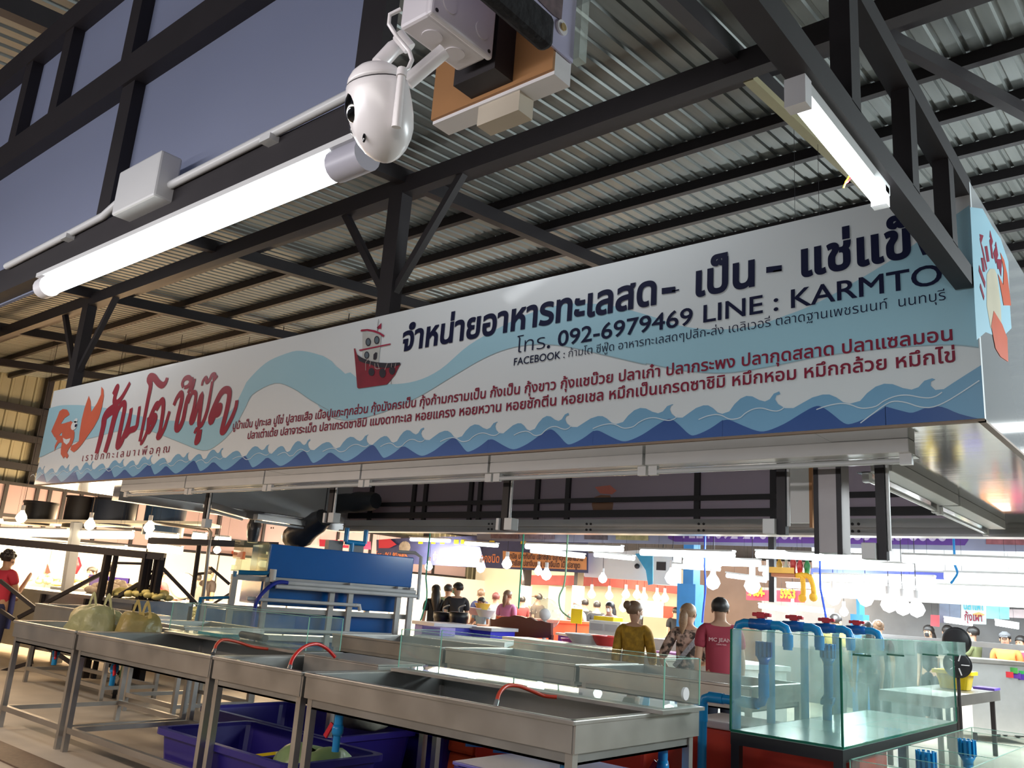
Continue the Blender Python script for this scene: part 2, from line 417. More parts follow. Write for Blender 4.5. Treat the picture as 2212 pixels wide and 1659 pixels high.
# lit tube under the truss chord
t = thing('tube_light', 'lit fluorescent tube fixed under the dark truss chord, top right', 'light fixture', (-.86, 2.6, 3.06))
MB().box(-.895, 2.24, 3.045, -.845, 3.05, 3.085).build('housing', OFFW, t)
MB().tube([(-.875, 2.29, 3.02), (-.875, 3.0, 3.02)], .024, 14).build('tube', TUBE, t)
MB().box(-.905, 2.215, 2.99, -.84, 2.265, 3.085).build('end_holder', WHITE, t)
MB().box(-.90, 3.0, 2.995, -.845, 3.04, 3.07).build('end_holder', WHITE, t)
area('chord_tube_light', (-.93, 2.65, 2.98), (-2.2, 3.4, 2.2), .7, .05, 9, COOL)
t = thing('loose_wire', 'short yellow and red wire hanging out beside the lit tube under the truss chord', 'wire', at(1860, 370, 'Y', 2.85))
for k, (c, nm) in enumerate((('e8c020', 'yellow'), ('b3202c', 'red'))):
    o = MB().tube([pt(1858+k*3, 360+k*5, 3.0), pt(1838+k*4, 375+k*4, 3.0), pt(1827+k*4, 393, 3.0), pt(1822+k*2, 406-k*8, 3.0)], .0035, 6).build('wire', mat(nm+'_wire', c, .4), t)
    o['label'] = nm+' wire'
# reflected ceiling tubes over the left of the aisle, out of view
for i, (x0, x1, z) in enumerate(((-19.2, -17.4, 3.42), (-15.8, -14.0, 3.58))):
    batten('tube_light', '%s lit tube over the aisle beyond the left edge of the photo' % ('farther', 'nearer')[i], (x0, 1.0, z), (x1, 1.0, z), group='tubes over the aisle outside the view')
# ------------------------------------------------------------------ box sign corner, cloth, camera, junction box (upper middle)
BROWN = mat('brown_board', (.36, .17, .06), .6, 0, .15, 5)
t = thing('box_sign', 'white edged box sign with a brown board back, above the security camera', 'sign', (-.97, 1.03, 2.4))
MB().box(-1.117, 1.0, 2.392, -.82, 1.006, 3.0).build('back_board', BROWN, t)
MB().box(-1.117, 1.006, 2.385, -.82, 1.052, 3.0).build('white_case', WHITE, t)
MB().box(-1.01, .95, 2.40, -.91, .9995, 3.0).build('steel_post', STEEL, t)
MB().box(-1.0, 1.01, 2.345, -.90, 1.05, 2.385).build('beige_bracket', mat('beige_plastic', (.55, .48, .38), .5), t)
LAV = mat('lavender_sheet', (.50, .48, .66), .45, 0, .04)
t = thing('side_banner', 'pale lavender sign sheet with a dark picture at the top edge, beside the white box', 'banner', (-.815, .9, 2.5))
MB().box(-.819, -.6, 2.43, -.815, 1.05, 3.4).build('sheet', LAV, t)
MB().poly([at(1160, -2, 'X', -.814), at(1196, 34, 'X', -.814), at(1212, 44, 'X', -.814), at(1216, -2, 'X', -.814)], (.001, 0, 0)).build('picture', mat('print_dark', (.16, .11, .12), .5, 0, .6, 60), t)
c = at(1216, 59, 'X', -.811); MB().tube([c-V((.004, 0, 0)), c+V((.003, 0, 0))], .007, 14).build('screw', mat('brass', (.6, .42, .2), .3, .9), t)
MB().tube([c-V((.004, 0, 0)), c], .014, 16).build('washer', WHITE, t)
t = thing('foam_strip', 'thick black foam strip running under the lavender sign sheet', 'foam strip', (-.81, .6, 2.45))
f0, f1 = at(1185, 78, 'X', -.80), at(1000, -85, 'X', -.80)
mb = MB(); mb.bar(f1, f0, .03, .06); mb.build('strip', mat('black_foam', '0f0d12', .9, 0, .3, 40, .3), t, .01)
t = thing('plastic_post', 'translucent plastic corner strip beside the white box sign', 'plastic strip', (-.80, 1.06, 2.5))
e0 = at(1237, 120, 'Y', 1.06); e1 = at(1256, 120, 'Y', 1.06)
MB().box(e0.x, 1.053, 2.44, e1.x, 1.075, 3.0).build('strip', glassm('clear_plastic', (.9, .9, .86), haze=.3), t)
# junction box
JX0, JX1, JY0, JY1, JZ = -.985, -.905, .79, .935, 2.41
t = thing('junction_box', 'white plastic junction box with round knockouts, above the white dome camera', 'junction box', (-.94, .86, JZ))
PLA = mat('cream_white_plastic', (.70, .66, .68), .38, 0, .03)
MB().box(JX0, JY0, JZ, JX1-.012, JY1, JZ+.14).build('body', PLA, t, .006)
MB().box(JX1-.012, JY0-.003, JZ-.003, JX1, JY1+.003, JZ+.143).build('lid', PLA, t, .004)
for y, z in ((JY0+.035, JZ+.035), (JY1-.03, JZ+.035)):
    MB().tube([(JX1-.001, y, z), (JX1+.002, y, z)], .016, 18).build('knockout', PLA, t)
for y, z in ((JY0+.008, JZ+.007), (JY1-.008, JZ+.007)):
    MB().tube([(JX1-.001, y, z), (JX1+.0012, y, z)], .0035, 10).build('screw_hole', STEEL, t)
for y in (JY0+.045, JY1-.045):
    MB().tube([((JX0+JX1)/2-.006, y, JZ-.002), ((JX0+JX1)/2-.006, y, JZ+.001)], .018, 18).build('knockout', PLA, t)
# dome camera
DC = 1.36
def pc(x, y, d=0): return pt(x, y, DC+d)
t = thing('security_camera', 'white dome security camera with an antenna hanging from the white junction box', 'camera', pc(822, 230))
CAMW = mat('camera_plastic', (.80, .76, .76), .28, 0, .02, spec=.6)
a, b = pc(808, 138), pc(837, 352)
MB().lathe(a, b, [(0, .012), (.03, .026), (.08, .037), (.15, .045), (.22, .0485)], 28).build('top_shell', CAMW, t)
MB().lathe(a, b, [(.228, .0495), (.30, .051), (.42, .0520), (.55, .0518), (.68, .049), (.78, .043), (.88, .033), (.95, .021), (.985, .010), (1, .002)], 28).build('ball_shell', CAMW, t)
MB().lathe(a, b, [(.215, .0487), (.232, .0487)], 28).build('seam_ring', STEEL, t)
LENS = mat('lens_glass', '08090b', .08, 0, .1, coat=1)
MB().ball(pc(768, 226, -.02), .017, .017, .032).build('lens', LENS, t)
MB().ball(pc(771, 268, .0), .012, .012, .022).build('lens', LENS, t)
MB().tube([pc(867, 165, -.05), pc(856, 275, -.055)], [.006, .0075], 10).build('antenna', CAMW, t)
MB().tube([pc(869, 150, -.045), pc(867, 166, -.05)], .008, 10).build('antenna_joint', CAMW, t)
MB().tube([pc(818, 140), pc(850, 105, .02), pc(880, 90, .03)], .013, 12).build('arm', CAMW, t)
MB().tube([pc(880, 178, .06), pc(960, 110, .06)], .013, 12).build('arm', CAMW, t)
MB().tube([pc(860, 75, -.01), pc(885, 105, -.01)], .011, 12).build('cable_gland', CAMW, t)
MB().tube([pc(866, 20, -.02), pc(842, 32, -.02), pc(840, 52, -.02), pc(858, 80, -.02), pc(884, 110, -.02), pc(890, 130, -.03), pc(882, 148, -.04), pc(862, 158, -.05)], .0035, 8).build('cable', CAMW, t)
MB().ball(pc(787, 297, -.036), .003, .003, .009).build('sensor', LENS, t)
# ------------------------------------------------------------------ the big hanging sign canopy
YS, ZB, ZT, XL, XR = 4.27, 2.452, 3.645, -11.31, -.815
YB = 9.25
SIGNW = mat('sign_white', (.70, .73, .75), .45, 0, .02, 1, coat=.22)
LBLUE = mat('sign_light_blue', (.34, .57, .68), .45, 0, .04, 1, coat=.22)
MBLUE = mat('sign_mid_blue', (.17, .37, .56), .45, 0, .04, 1, coat=.22)
DBLUE = mat('sign_dark_blue', (.02, .075, .27), .45, 0, .05, 1, coat=.22)
NAVY = mat('sign_navy_ink', (.008, .010, .04), .5, 0, .05, spec=.15)
MAROON = mat('sign_maroon_ink', (.23, .020, .045), .5, 0, .05, spec=.15)
CRAB = mat('sign_crab_orange', (.62, .13, .07), .35, 0, .12, 5)
LINEW = mat('sign_line_white', (.62, .70, .76), .35, 0, .02)
cano = thing('sign_canopy', 'long blue and white seafood stall sign with Thai lettering, hanging over the steel sinks', 'sign', (-6, YS, ZB))
RAWL = mat('raw_edge', (.25, .17, .12), .6)
fp = MB().box(XL, YS, ZB, XR, YS+.03, ZT).build('front_panel', SIGNW, cano)
lay = [0]
def S(px, py, k=None):
    p = at(px, py, 'Y', YS-.0012*(k or lay[0])); return V((p.x, YS-.0012*(k or lay[0]), min(max(p.z, ZB+.001), ZT-.001)))
def SP(X, Z): return V((X, YS-.0012*lay[0], min(max(Z, ZB+.0005), ZT-.001)))
def z4(l): return [(x/2.4578, 600+y/2.4578) for x, y in l]
def z5(l): return [(700+x/2.765, 500+y/2.765) for x, y in l]
def z6(l): return [(1400+x/2.7241, 400+y/2.7241) for x, y in l]
def zl(l): return [(80+x/4.6083, 780+y/4.6083) for x, y in l]
def smooth(pts, n=4):
    out = []; k = len(pts)
    for i in range(k-1):
        p0, p1, p2, p3 = (V(pts[max(i-1, 0)]), V(pts[i]), V(pts[i+1]), V(pts[min(i+2, k-1)]))
        for j in range(n):
            t = j/n
            out.append(.5*((2*p1)+(p2-p0)*t+(2*p0-5*p1+4*p2-p3)*t*t+(3*p1-p0-3*p2+p3)*t**3))
    return out+[V(pts[-1])]
def band(top, bot, name, m):
    mb = MB(); T = smooth([S(*p) for p in top]); B = smooth([S(*p) for p in bot])
    T.sort(key=lambda p: p.x); B.sort(key=lambda p: p.x)
    def val(L, x):
        for i in range(len(L)-1):
            if L[i].x <= x <= L[i+1].x and L[i+1].x > L[i].x: return L[i].z+(L[i+1].z-L[i].z)*(x-L[i].x)/(L[i+1].x-L[i].x)
        return L[0].z if x < L[0].x else L[-1].z
    x0, x1 = max(T[0].x, B[0].x), min(T[-1].x, B[-1].x); n = 160; vs = []
    for i in range(n+1):
        x = x0+(x1-x0)*i/n; b, t_ = val(B, x), val(T, x); vs += [SP(x, min(b, t_)), SP(x, max(b, t_))]
    mb.add(vs, [(2*i, 2*i+2, 2*i+3, 2*i+1) for i in range(n)])
    return mb.build(name, m, fp, recalc=False)
lay[0] = 1
topb = zl([(95, 480), (150, 462), (250, 440), (450, 440), (700, 470), (900, 520), (1200, 580), (1500, 600), (1700, 600), (1900, 520), (2050, 330)]) \
    + z4([(1280, 590), (1400, 460), (1520, 402), (1600, 388), (1720, 420), (1880, 515)]) + z5([(0, 745), (100, 830), (200, 890), (400, 912), (560, 890), (700, 820), (850, 690), (1000, 600), (1200, 500), (1380, 445), (1500, 430), (1700, 440), (1900, 490)]) \
    + z6([(40, 778), (200, 830), (400, 850), (620, 830), (800, 770), (1000, 690), (1300, 520), (1500, 395), (1700, 250), (1895, 115)])
botb = zl([(20, 960), (80, 935), (300, 830), (600, 750), (850, 690), (1100, 690), (1400, 800), (1650, 890), (1800, 830), (1950, 680), (2080, 450)]) \
    + z4([(1340, 620), (1460, 560), (1560, 590), (1650, 650), (1800, 738)]) + z5([(0, 1090), (100, 1125), (200, 1120), (350, 1080), (560, 990), (760, 870), (950, 760), (1100, 700), (1250, 675), (1400, 680), (1600, 720), (1900, 790)]) \
    + z6([(0, 1050), (200, 1090), (450, 1105), (700, 1070), (1000, 1010), (1300, 970), (1600, 945), (1800, 940), (1945, 955)])
band(topb, botb, 'light_wave', LBLUE)
lay[0] = 2
mb = MB(); mb.ribbon(smooth([S(*p) for p in botb]), .006, (0, -1, 0)); mb.build('light_wave_edge', mat('sign_line_grey', (.30, .42, .48), .35), fp)
# mid-blue waves with curling crests, dark waves in front, and a thin white line
CR0 = [-.62, -1.02, -1.778, -2.42, -3.171, -3.768, -4.485, -5.10, -5.837, -6.417, -7.153, -7.75, -8.47, -9.07, -9.8, -10.4, -11.1, -11.6]
TILE = [(793, 1232), (770, 1240), (763, 1265), (780, 1295), (820, 1320), (870, 1320), (920, 1290), (980, 1255), (1040, 1237), (1080, 1237), (1120, 1255), (1160, 1285), (1200, 1295), (1260, 1278), (1300, 1230), (1350, 1190), (1400, 1172), (1450, 1175), (1510, 1200), (1560, 1210), (1600, 1195), (1635, 1155), (1680, 1140), (1690, 1143)]
TW = [S(*z6([p])[0]) for p in TILE]; tx0, tx1 = TW[0].x, TW[-1].x
TU = [((p.x-tx0)/(tx1-tx0), p.z-(TW[0].z+(TW[-1].z-TW[0].z)*(p.x-tx0)/(tx1-tx0))) for p in TW]
lay[0] = 2
mb = MB(); mw = MB(); outl = []
for i in range(len(CR0)-2, 0, -1):
    xr, xl = CR0[i], CR0[i+1]; wd = xr-xl; big = .02 if i % 2 == 0 else 0
    outl += [SP(xl+u*wd, 2.662+.95*dz+big*(1-u if i % 2 else u)*.6) for u, dz in TU[:-1]]
    ln = smooth([SP(xl+u*wd+.10*wd, 2.595+.55*dz) for u, dz in TU if .10 < u < .95], 3)
    mw.ribbon([p-V((0, .0024, 0)) for p in ln], .0055, (0, -1, 0))
outl = [p for p in outl if p.x > XL+.004]
pts = [S(*p) for p in z6([(1690, 1143), (1665, 1155), (1662, 1180), (1690, 1205), (1740, 1200), (1800, 1160), (1870, 1115), (1955, 1060)])]
pts[-1].x = XR-.001
outl += pts
mb.poly([SP(XL+.002, ZB), SP(XL+.002, 2.62)]+outl+[SP(XR-.001, ZB)])
mb.build('mid_wave', MBLUE, fp, recalc=False)
mw.ribbon(smooth([S(*p)-V((0, .0024, 0)) for p in z6([(1250, 1400), (1330, 1340), (1400, 1290), (1450, 1272), (1520, 1280), (1600, 1305), (1680, 1305), (1780, 1260), (1950, 1150)])], 3), .0055, (0, -1, 0))
mw.build('wave_line', LINEW, fp, recalc=False)
lay[0] = 3
D0 = [(440, 1378), (480, 1376), (560, 1410), (640, 1440), (700, 1440), (800, 1400), (900, 1340), (975, 1300), (1020, 1300), (1080, 1340), (1150, 1395), (1200, 1400), (1300, 1360), (1390, 1305), (1400, 1303)]
DW = [S(*z6([p])[0]) for p in D0]; a, b = DW[0], DW[-1]; per = b.x-a.x
xs = []
for kx in range(-13, 1):
    xs += [SP(p.x+kx*per, p.z-(b.z-a.z)*(p.x-a.x)/per*.9 - .006) for p in DW[:-1]]
xs += [S(*p) for p in z6([(1400, 1303), (1500, 1330), (1560, 1338), (1650, 1305), (1730, 1305), (1830, 1345), (1940, 1372), (1968, 1372)])]
xs = [p for p in xs if p.x > XL+.01 and p.x < XR]
mb = MB(); xs.sort(key=lambda p: p.x); vs = []
for p in smooth(xs, 3): vs += [SP(p.x, ZB), p]
mb.add(vs, [(2*i, 2*i+2, 2*i+3, 2*i+1) for i in range(len(vs)//2-1)]).build('dark_wave', DBLUE, fp, recalc=False)
# lettering
EX, EZ = V((1, 0, 0)), V((0, 0, 1))
lay[0] = 4
def line(name, txt, px0, px1, z, sz, m, bold, cut=None):
    x0 = S(px0, 700).x; x1 = S(px1, 700).x
    mb = MB(); f = x1-x0
    if cut:
        l1 = outline(cut); l2 = outline(txt)
        wx = lambda L: max(p.x for l in L for p in l)-min(p.x for l in L for p in l)
        f *= wx(l2)/wx(l1)
    letters(mb, txt, SP(x0, z), EX, EZ, 1, sz, bold, fit=f)
    return mb.build(name, m, fp, recalc=False)
line('lettering', 'จำหน่ายอาหารทะเลสด - เป็น - แช่แข็ง', at(875, 752, 'Y', YS) and 873, 1975, 3.308, .272, NAVY, .030, 'จำหน่ายอาหารทะเลสด - เป็น - แช่แข็')
line('lettering', 'โทร. 092-6979469 LINE : KARMTO', 1119, 2041, 3.136, .152, NAVY, .012)
line('lettering', 'FACEBOOK : ก้ามโต ซีฟู๊ด อาหารทะเลสดๆปลีก-ส่ง เดลิเวอรี่ ตลาดฐานเพชรนนท์  นนทบุรี', 1116, 2046, 3.049, .075, NAVY, .006)
line('lettering', 'ปูม้าเป็น ปูทะเล ปูไข่ ปูลายเสือ เนื้อปูแกะทุกส่วน กุ้งมังครเป็น กุ้งก้ามกรามเป็น กั้งเป็น กุ้งขาว กุ้งแชบ๊วย ปลาเก๋า ปลากระพง ปลากุดสลาด ปลาแซลมอน', 537, 2056, 2.843, .096, MAROON, .016)
line('lettering', 'ปลาเต๋าเต้ย ปลาจาระเม็ด ปลาเกรดซาชิมิ แมงดาทะเล หอยแครง หอยหวาน หอยชักตีน หอยเชล หมึกเป็นเกรดซาชิมิ หมึกหอม หมึกกล้วย หมึกไข่', 571, 2059, 2.735, .097, MAROON, .016)
line('lettering', 'เ ร า ย ก ท ะ เ ล ม า เ พื่ อ คุ ณ', 235, 412, 2.688, .115, MAROON, .0)
mb = MB()
for q in ([(80, 606), (160, 596), (160, 632), (80, 642)], [(695, 482), (787, 470), (787, 505), (695, 517)]):
    mb.poly([S(*p) for p in z6(q)])
mb.build('heading_dash', NAVY, fp, recalc=False)
# brushed shop name, drawn as strokes
mb = MB()
STK = [([(590, 920), (625, 790), (660, 640), (670, 570), (700, 520), (760, 480), (785, 500), (765, 580), (720, 760), (675, 910)], 42),
       ([(790, 520), (830, 440), (865, 420), (870, 470), (845, 600), (815, 750), (800, 840), (830, 820), (865, 740), (900, 640), (930, 520), (935, 470)], 30),
       ([(935, 470), (925, 560), (900, 690), (880, 740), (925, 690), (985, 660), (1005, 560), (1020, 450)], 26),
       ([(755, 330), (790, 260), (800, 270), (775, 350), (770, 400), (795, 415), (850, 350), (925, 215)], 26),
       ([(1025, 820), (1050, 800), (1095, 690), (1105, 560)], 20), ([(1020, 800), (1050, 660), (1100, 400), (1130, 240), (1110, 180), (1125, 155), (1165, 165), (1210, 220), (1250, 240), (1280, 210), (1295, 165)], 30),
       ([(1165, 600), (1130, 610), (1165, 540), (1180, 580), (1130, 680), (1105, 690), (1120, 580), (1175, 450), (1200, 430), (1190, 470), (1225, 410), (1250, 395), (1255, 480), (1225, 680), (1200, 750), (1225, 745), (1270, 660), (1300, 560), (1318, 500)], 28),
       ([(1360, 440), (1390, 370), (1430, 320), (1440, 380), (1400, 560), (1385, 660), (1410, 670), (1450, 590), (1480, 440), (1500, 360), (1520, 330)], 30),
       ([(1455, 260), (1445, 220), (1470, 175), (1510, 165), (1530, 200), (1500, 250), (1465, 262)], 22), ([(1548, 160), (1530, 250), (1500, 320)], 20), ([(1572, 175), (1550, 260), (1530, 310)], 18),
       ([(1500, 420), (1540, 320), (1580, 330), (1560, 470), (1530, 590), (1550, 600), (1590, 480), (1640, 330), (1625, 480), (1610, 620), (1640, 630), (1690, 500), (1720, 350), (1745, 200)], 26),
       ([(1640, 245), (1650, 200), (1680, 165), (1690, 210), (1720, 180), (1740, 140), (1770, 135), (1755, 190), (1795, 145)], 20),
       ([(1800, 480), (1775, 530), (1810, 520), (1825, 450), (1790, 470), (1740, 600), (1725, 560), (1770, 440), (1830, 320), (1880, 285), (1915, 320), (1890, 480), (1850, 640), (1840, 700), (1870, 690), (1930, 580), (1975, 470), (1990, 390)], 34),
       ([(1565, 720), (1585, 680), (1605, 690), (1590, 760), (1580, 810), (1610, 790), (1625, 720), (1632, 680)], 24)]
for pts, wpx in STK:
    P3 = smooth([S(*p) for p in zl(pts)], 4); n = len(P3); so_ = STK.index((pts, wpx))
    P3 = [p-V((0, .00004*so_+.000006*i, 0)) for i, p in enumerate(P3)]
    wd = (S(*zl([(pts[0][0]+wpx, pts[0][1])])[0])-S(*zl([pts[0]])[0])).length
    mb.ribbon(P3, [wd*(.86+.40*math.sin(math.pi*min(1, max(0, i/(n-1))))) for i in range(n)], (0, -1, 0))
mb.build('shop_name_lettering', mat('sign_brush_red', (.30, .025, .045), .35, 0, .1), fp, recalc=False)
# crab
def zc(l): return [(x/5.53, 780+y/5.53) for x, y in l]
mb = MB()
for pl in ([(820, 610), (800, 580), (750, 572), (710, 600), (680, 680), (640, 770), (612, 840), (650, 910), (700, 890), (740, 850), (760, 800), (820, 760), (855, 735), (820, 725), (760, 745), (725, 750), (770, 680), (830, 640)],
           [(1210, 305), (1235, 340), (1240, 420), (1215, 560), (1180, 680), (1120, 790), (1050, 890), (980, 990), (920, 1060), (880, 1088), (840, 1060), (850, 1010), (900, 990), (940, 960), (950, 860), (975, 700), (1010, 560), (1060, 415), (1082, 480), (1088, 610), (1160, 500), (1205, 400)],
           [(745, 790), (800, 750), (845, 712), (865, 730), (870, 800), (890, 850), (885, 920), (860, 990), (820, 1050), (800, 1090), (818, 1130), (800, 1165), (770, 1135), (760, 1165), (725, 1110), (728, 1040), (740, 980), (700, 960), (660, 930), (700, 900), (740, 890)],
           [(690, 940), (655, 1010), (650, 1080), (668, 1030), (700, 980), (735, 965)], [(745, 900), (690, 940), (640, 895), (700, 880)]):
    mb.poly([S(*p)-V((0, .00008*len(mb.v)/10, 0)) for p in zc(pl)])
mb.build('crab_picture', CRAB, fp, recalc=False)
lay[0] = 5
mb = MB(); mb.poly([S(*p) for p in zc([(750, 915), (790, 935), (842, 920), (825, 970), (795, 998), (760, 970)])])
c = S(*zc([(885, 770)])[0]); mb.poly([c+V((math.cos(a)*.085, 0, math.sin(a)*.055)) for a in [i*.42 for i in range(15)]])
c = S(*zc([(905, 710)])[0]); mb.poly([c+V((math.cos(a)*.05, 0, math.sin(a)*.028)) for a in [i*.42 for i in range(15)]])
mb.build('crab_white', SIGNW, fp, recalc=False)
lay[0] = 6
mb = MB(); c = S(*zc([(905, 770)])[0]); mb.poly([c+V((math.cos(a)*.03, 0, math.sin(a)*.02)) for a in [i*.42 for i in range(15)]])
mb.build('crab_pupil', NAVY, fp, recalc=False)
# fishing boat
def zb_(l): return [(740+x/9.217, 670+y/9.217) for x, y in l]
def bp(name, polys, m, k):
    lay[0] = k; mb = MB()
    for p in polys: mb.poly([S(*q) for q in zb_(p)])
    return mb.build(name, m, fp, recalc=False)
bp('boat_cabin', [[(400, 420), (770, 500), (735, 900), (715, 1060), (390, 990)]], mat('sign_cabin_grey', (.50, .50, .48), .4, 0, .2, 14), 4)
bp('boat_hull', [[(225, 765), (250, 760), (285, 880), (400, 960), (560, 1020), (720, 1045), (900, 1055), (1130, 1042), (1155, 1070), (1120, 1130), (1040, 1290), (950, 1400), (880, 1480), (320, 1560), (290, 1540), (260, 1150)]], mat('sign_hull_red', (.24, .018, .035), .4, 0, .3, 9), 5)
bp('boat_roof', [[(352, 410), (375, 385), (500, 375), (640, 400), (760, 450), (835, 505), (815, 535), (720, 470), (600, 430), (480, 410), (370, 425)], [(320, 800), (335, 785), (955, 660), (955, 685), (360, 812)], [(775, 250), (765, 380), (735, 360), (700, 380), (682, 345)]], mat('sign_boat_red', (.34, .02, .06), .4), 6)
bp('boat_dark', [[(285, 885), (400, 955), (560, 1015), (720, 1043), (900, 1053), (1140, 1042), (1155, 1075), (1100, 1100), (950, 1140), (880, 1150), (700, 1140), (560, 1080), (420, 1050), (330, 1010)], [(712, 180), (718, 180), (700, 415), (688, 415)], [(965, 1370), (972, 1370), (972, 1470), (962, 1470)]]
   + [[(x+rx*math.cos(i*.45), y+ry*math.sin(i*.45)) for i in range(14)] for x, y, rx, ry in ((510, 635, 54, 82), (680, 595, 54, 82), (480, 895, 50, 74), (575, 1230, 62, 80), (795, 1250, 66, 95), (985, 1200, 60, 85))] + [[(615, 880), (660, 835), (690, 850), (680, 960), (650, 990), (610, 980)]], mat('sign_boat_black', (.03, .025, .035), .4), 7)
bp('boat_porthole', [[(x+rx*math.cos(i*.45), y+ry*math.sin(i*.45)) for i in range(14)] for x, y, rx, ry in ((510, 635, 38, 62), (680, 595, 38, 62), (480, 895, 35, 56))], mat('sign_porthole', (.12, .15, .18), .3), 8)
mb = MB(); lay[0] = 8
for l in ([(640, 1060), (645, 1150), (680, 1170), (740, 1165)], [(700, 1060), (725, 1160)], [(890, 1060), (840, 1190)], [(975, 1060), (970, 1140)], [(1060, 1060), (1040, 1150)], [(520, 970), (460, 1030), (460, 1200)], [(560, 1000), (540, 1120)]):
    mb.ribbon([S(*q) for q in zb_(l)], .006, (0, -1, 0))
mb.build('boat_rope', mat('sign_rope', (.45, .35, .33), .5), fp, recalc=False)
# side panel facing right, with its own picture
sp = MB().box(XR-.03, YS+.03, ZB, XR, YB, ZT).build('side_panel', mat('side_panel_white', (.66, .68, .70), .08, 0, .02, 1, coat=1), cano)
lay[0] = 1
def SX(px, py): 
    p = at(px, py, 'X', XR); return V((XR+.0012*lay[0], p.y, min(max(p.z, ZB), ZT-.002)))
def zs(l): return [(1960+x/5.925, 380+y/5.925) for x, y in l]
mb = MB(); mb.poly([SX(*p) for p in zs([(800, 400), (960, 420), (1080, 640), (1190, 800), (1290, 1100), (1310, 1659), (1330, 1950), (1200, 2080), (1000, 2000), (885, 2100), (860, 1659), (830, 1000)])]); mb.build('side_wave', LBLUE, sp, recalc=False)
lay[0] = 2
mb = MB()
for l, wd in (([(925, 790), (960, 760), (930, 830), (960, 960), (1010, 1200)], .10), ([(1000, 900), (1030, 1100)], .2), ([(1050, 740), (1075, 820), (1060, 860), (1085, 1060)], .16), ([(1120, 870), (1140, 960), (1110, 1060)], .18), ([(950, 1050), (975, 1230)], .16), ([(910, 1180), (990, 1400)], .12), ([(925, 1400), (975, 1570)], .10), ([(1140, 1130), (1200, 1120), (1180, 1240)], .16)):
    mb.ribbon([SX(*p)+V((.00002*len(mb.v)+.000005*j, 0, 0)) for j, p in enumerate(zs(l))], wd*.35, (1, 0, 0))
mb.build('side_lettering', MAROON, sp, recalc=False)
mb = MB(); mb.poly([SX(*p) for p in zs([(1010, 1260), (1050, 1190), (1110, 1190), (1140, 1260), (1190, 1659), (1200, 1950), (1060, 1950), (1010, 1659)])]); mb.build('side_cream', mat('sign_cream', (.60, .55, .42), .35), sp, recalc=False)
lay[0] = 3
mb = MB()
for l in ([(1180, 975), (1230, 1080), (1270, 1250), (1300, 1500), (1320, 1659), (1225, 1659), (1160, 1300), (1150, 1250), (1220, 1400), (1225, 1200)],):
    mb.poly([SX(*p) for p in zs(l)])
mb.poly([SX(*p) for p in z6([(2030, 740), (2080, 820), (2110, 900), (2115, 1040), (2070, 1010), (2040, 960), (2015, 830)])])
mb.build('side_crab', CRAB, sp, recalc=False)
# left panel, rear banner, soffit strips
MB().box(XL, YS+.03, ZB, XL+.02, YB, ZT).build('left_panel', OFFW, cano)
MB().box(XL, YS+.0005, ZB-.012, XR, YS+.03, ZB).build('front_trim', RAWL, cano)
MB().box(XR-.03, YS, ZB-.012, XR, YB, ZB).build('side_trim', RAWL, cano)
so = MB(); xx = XL+.03
for i, x1 in enumerate((-8.9, -6.5, -4.05, -1.62)):
    so.box(xx+.002, YS+.03, ZB-.004-.001*(i % 2), x1, 4.98, ZB+.004); xx = x1
so.box(-1.62, YS+.03, ZB-.004, XR-.03, YB-.05, ZB+.004)
so.box(XL+.03, 4.98, ZB-.004, -10.6, YB-.05, ZB+.004)
so.build('soffit', ALU, cano)
RVIN = mat('rear_banner_back', (.36, .31, .34), .7, 0, .06, 1.5, trans=.4)
MB().box(XL, YB, 2.50, XR, YB+.012, ZT).build('rear_banner', RVIN, cano)
rr = MB()
z1, z2 = at(1200, 1083, 'Y', YB).z, at(1200, 1111, 'Y', YB).z
for z, h in ((z1, .03), (z2, .045), (3.3, .03)): rr.box(XL+.02, YB-.05, z-h, XR-.02, YB-.003, z+h)
rr.build('rear_rail', STEEL, cano)
for px in (700, 803, 895, 920, 1018, 1038, 1162, 1228, 1508, 1673, 560):
    x = at(px, 1090, 'Y', YB).x; MB().box(x-.035, YB-.045, 2.5, x+.035, YB-.004, ZT).build('rear_stud', STEEL, cano)
lay[0] = 0
def RB(px, py): p = at(px, py, 'Y', YB-.004); return p
mb = MB(); mb.poly([RB(*p) for p in ((1285, 1052), (1318, 1048), (1332, 1060), (1322, 1068), (1296, 1066))]); mb.build('crab_print', CRAB, cano, recalc=False)
mb = MB(); mb.poly([RB(*p) for p in ((1284, 1074), (1298, 1069), (1318, 1070), (1325, 1088), (1322, 1106), (1282, 1106), (1278, 1090))]); mb.build('basket_print', mat('print_brown', (.33, .16, .09), .6), cano, recalc=False)
# rear and left aluminium channels
a, b = at(745, 1143, 'Z', 2.36), at(2120, 1166, 'Z', 2.36)
GREYM = mat('grey_channel', (.42, .41, .40), .28, .55, .1, 4)
mb = MB(); mb.box(a.x-.2, 8.62, 2.357, XR-.04, 8.72, 2.51); mb.box(a.x-.2, 8.54, 2.334, XR-.04, 8.74, 2.357); mb.box(a.x-.2, 8.6, 2.42, XR-.04, 8.63, 2.43); mb.build('rear_channel', GREYM, cano)
mb = MB()
for px in (590, 1060, 1272, 1515, 1848):
    x = at(px, 1130, 'Y', 8.62).x
    for dx in (-.03, .03):
        for z in (2.385, 2.455): mb.tube([(x+dx, 8.612, z), (x+dx, 8.62, z)], .014, 10)
mb.build('bolt', STEEL, cano)
l0, l1 = at(250, 1072, 'Z', 2.40), at(760, 1145, 'Z', 2.40)
mb = MB(); mb.bar(l0, l1, .16, .10); mb.build('left_channel', GREYM, cano)
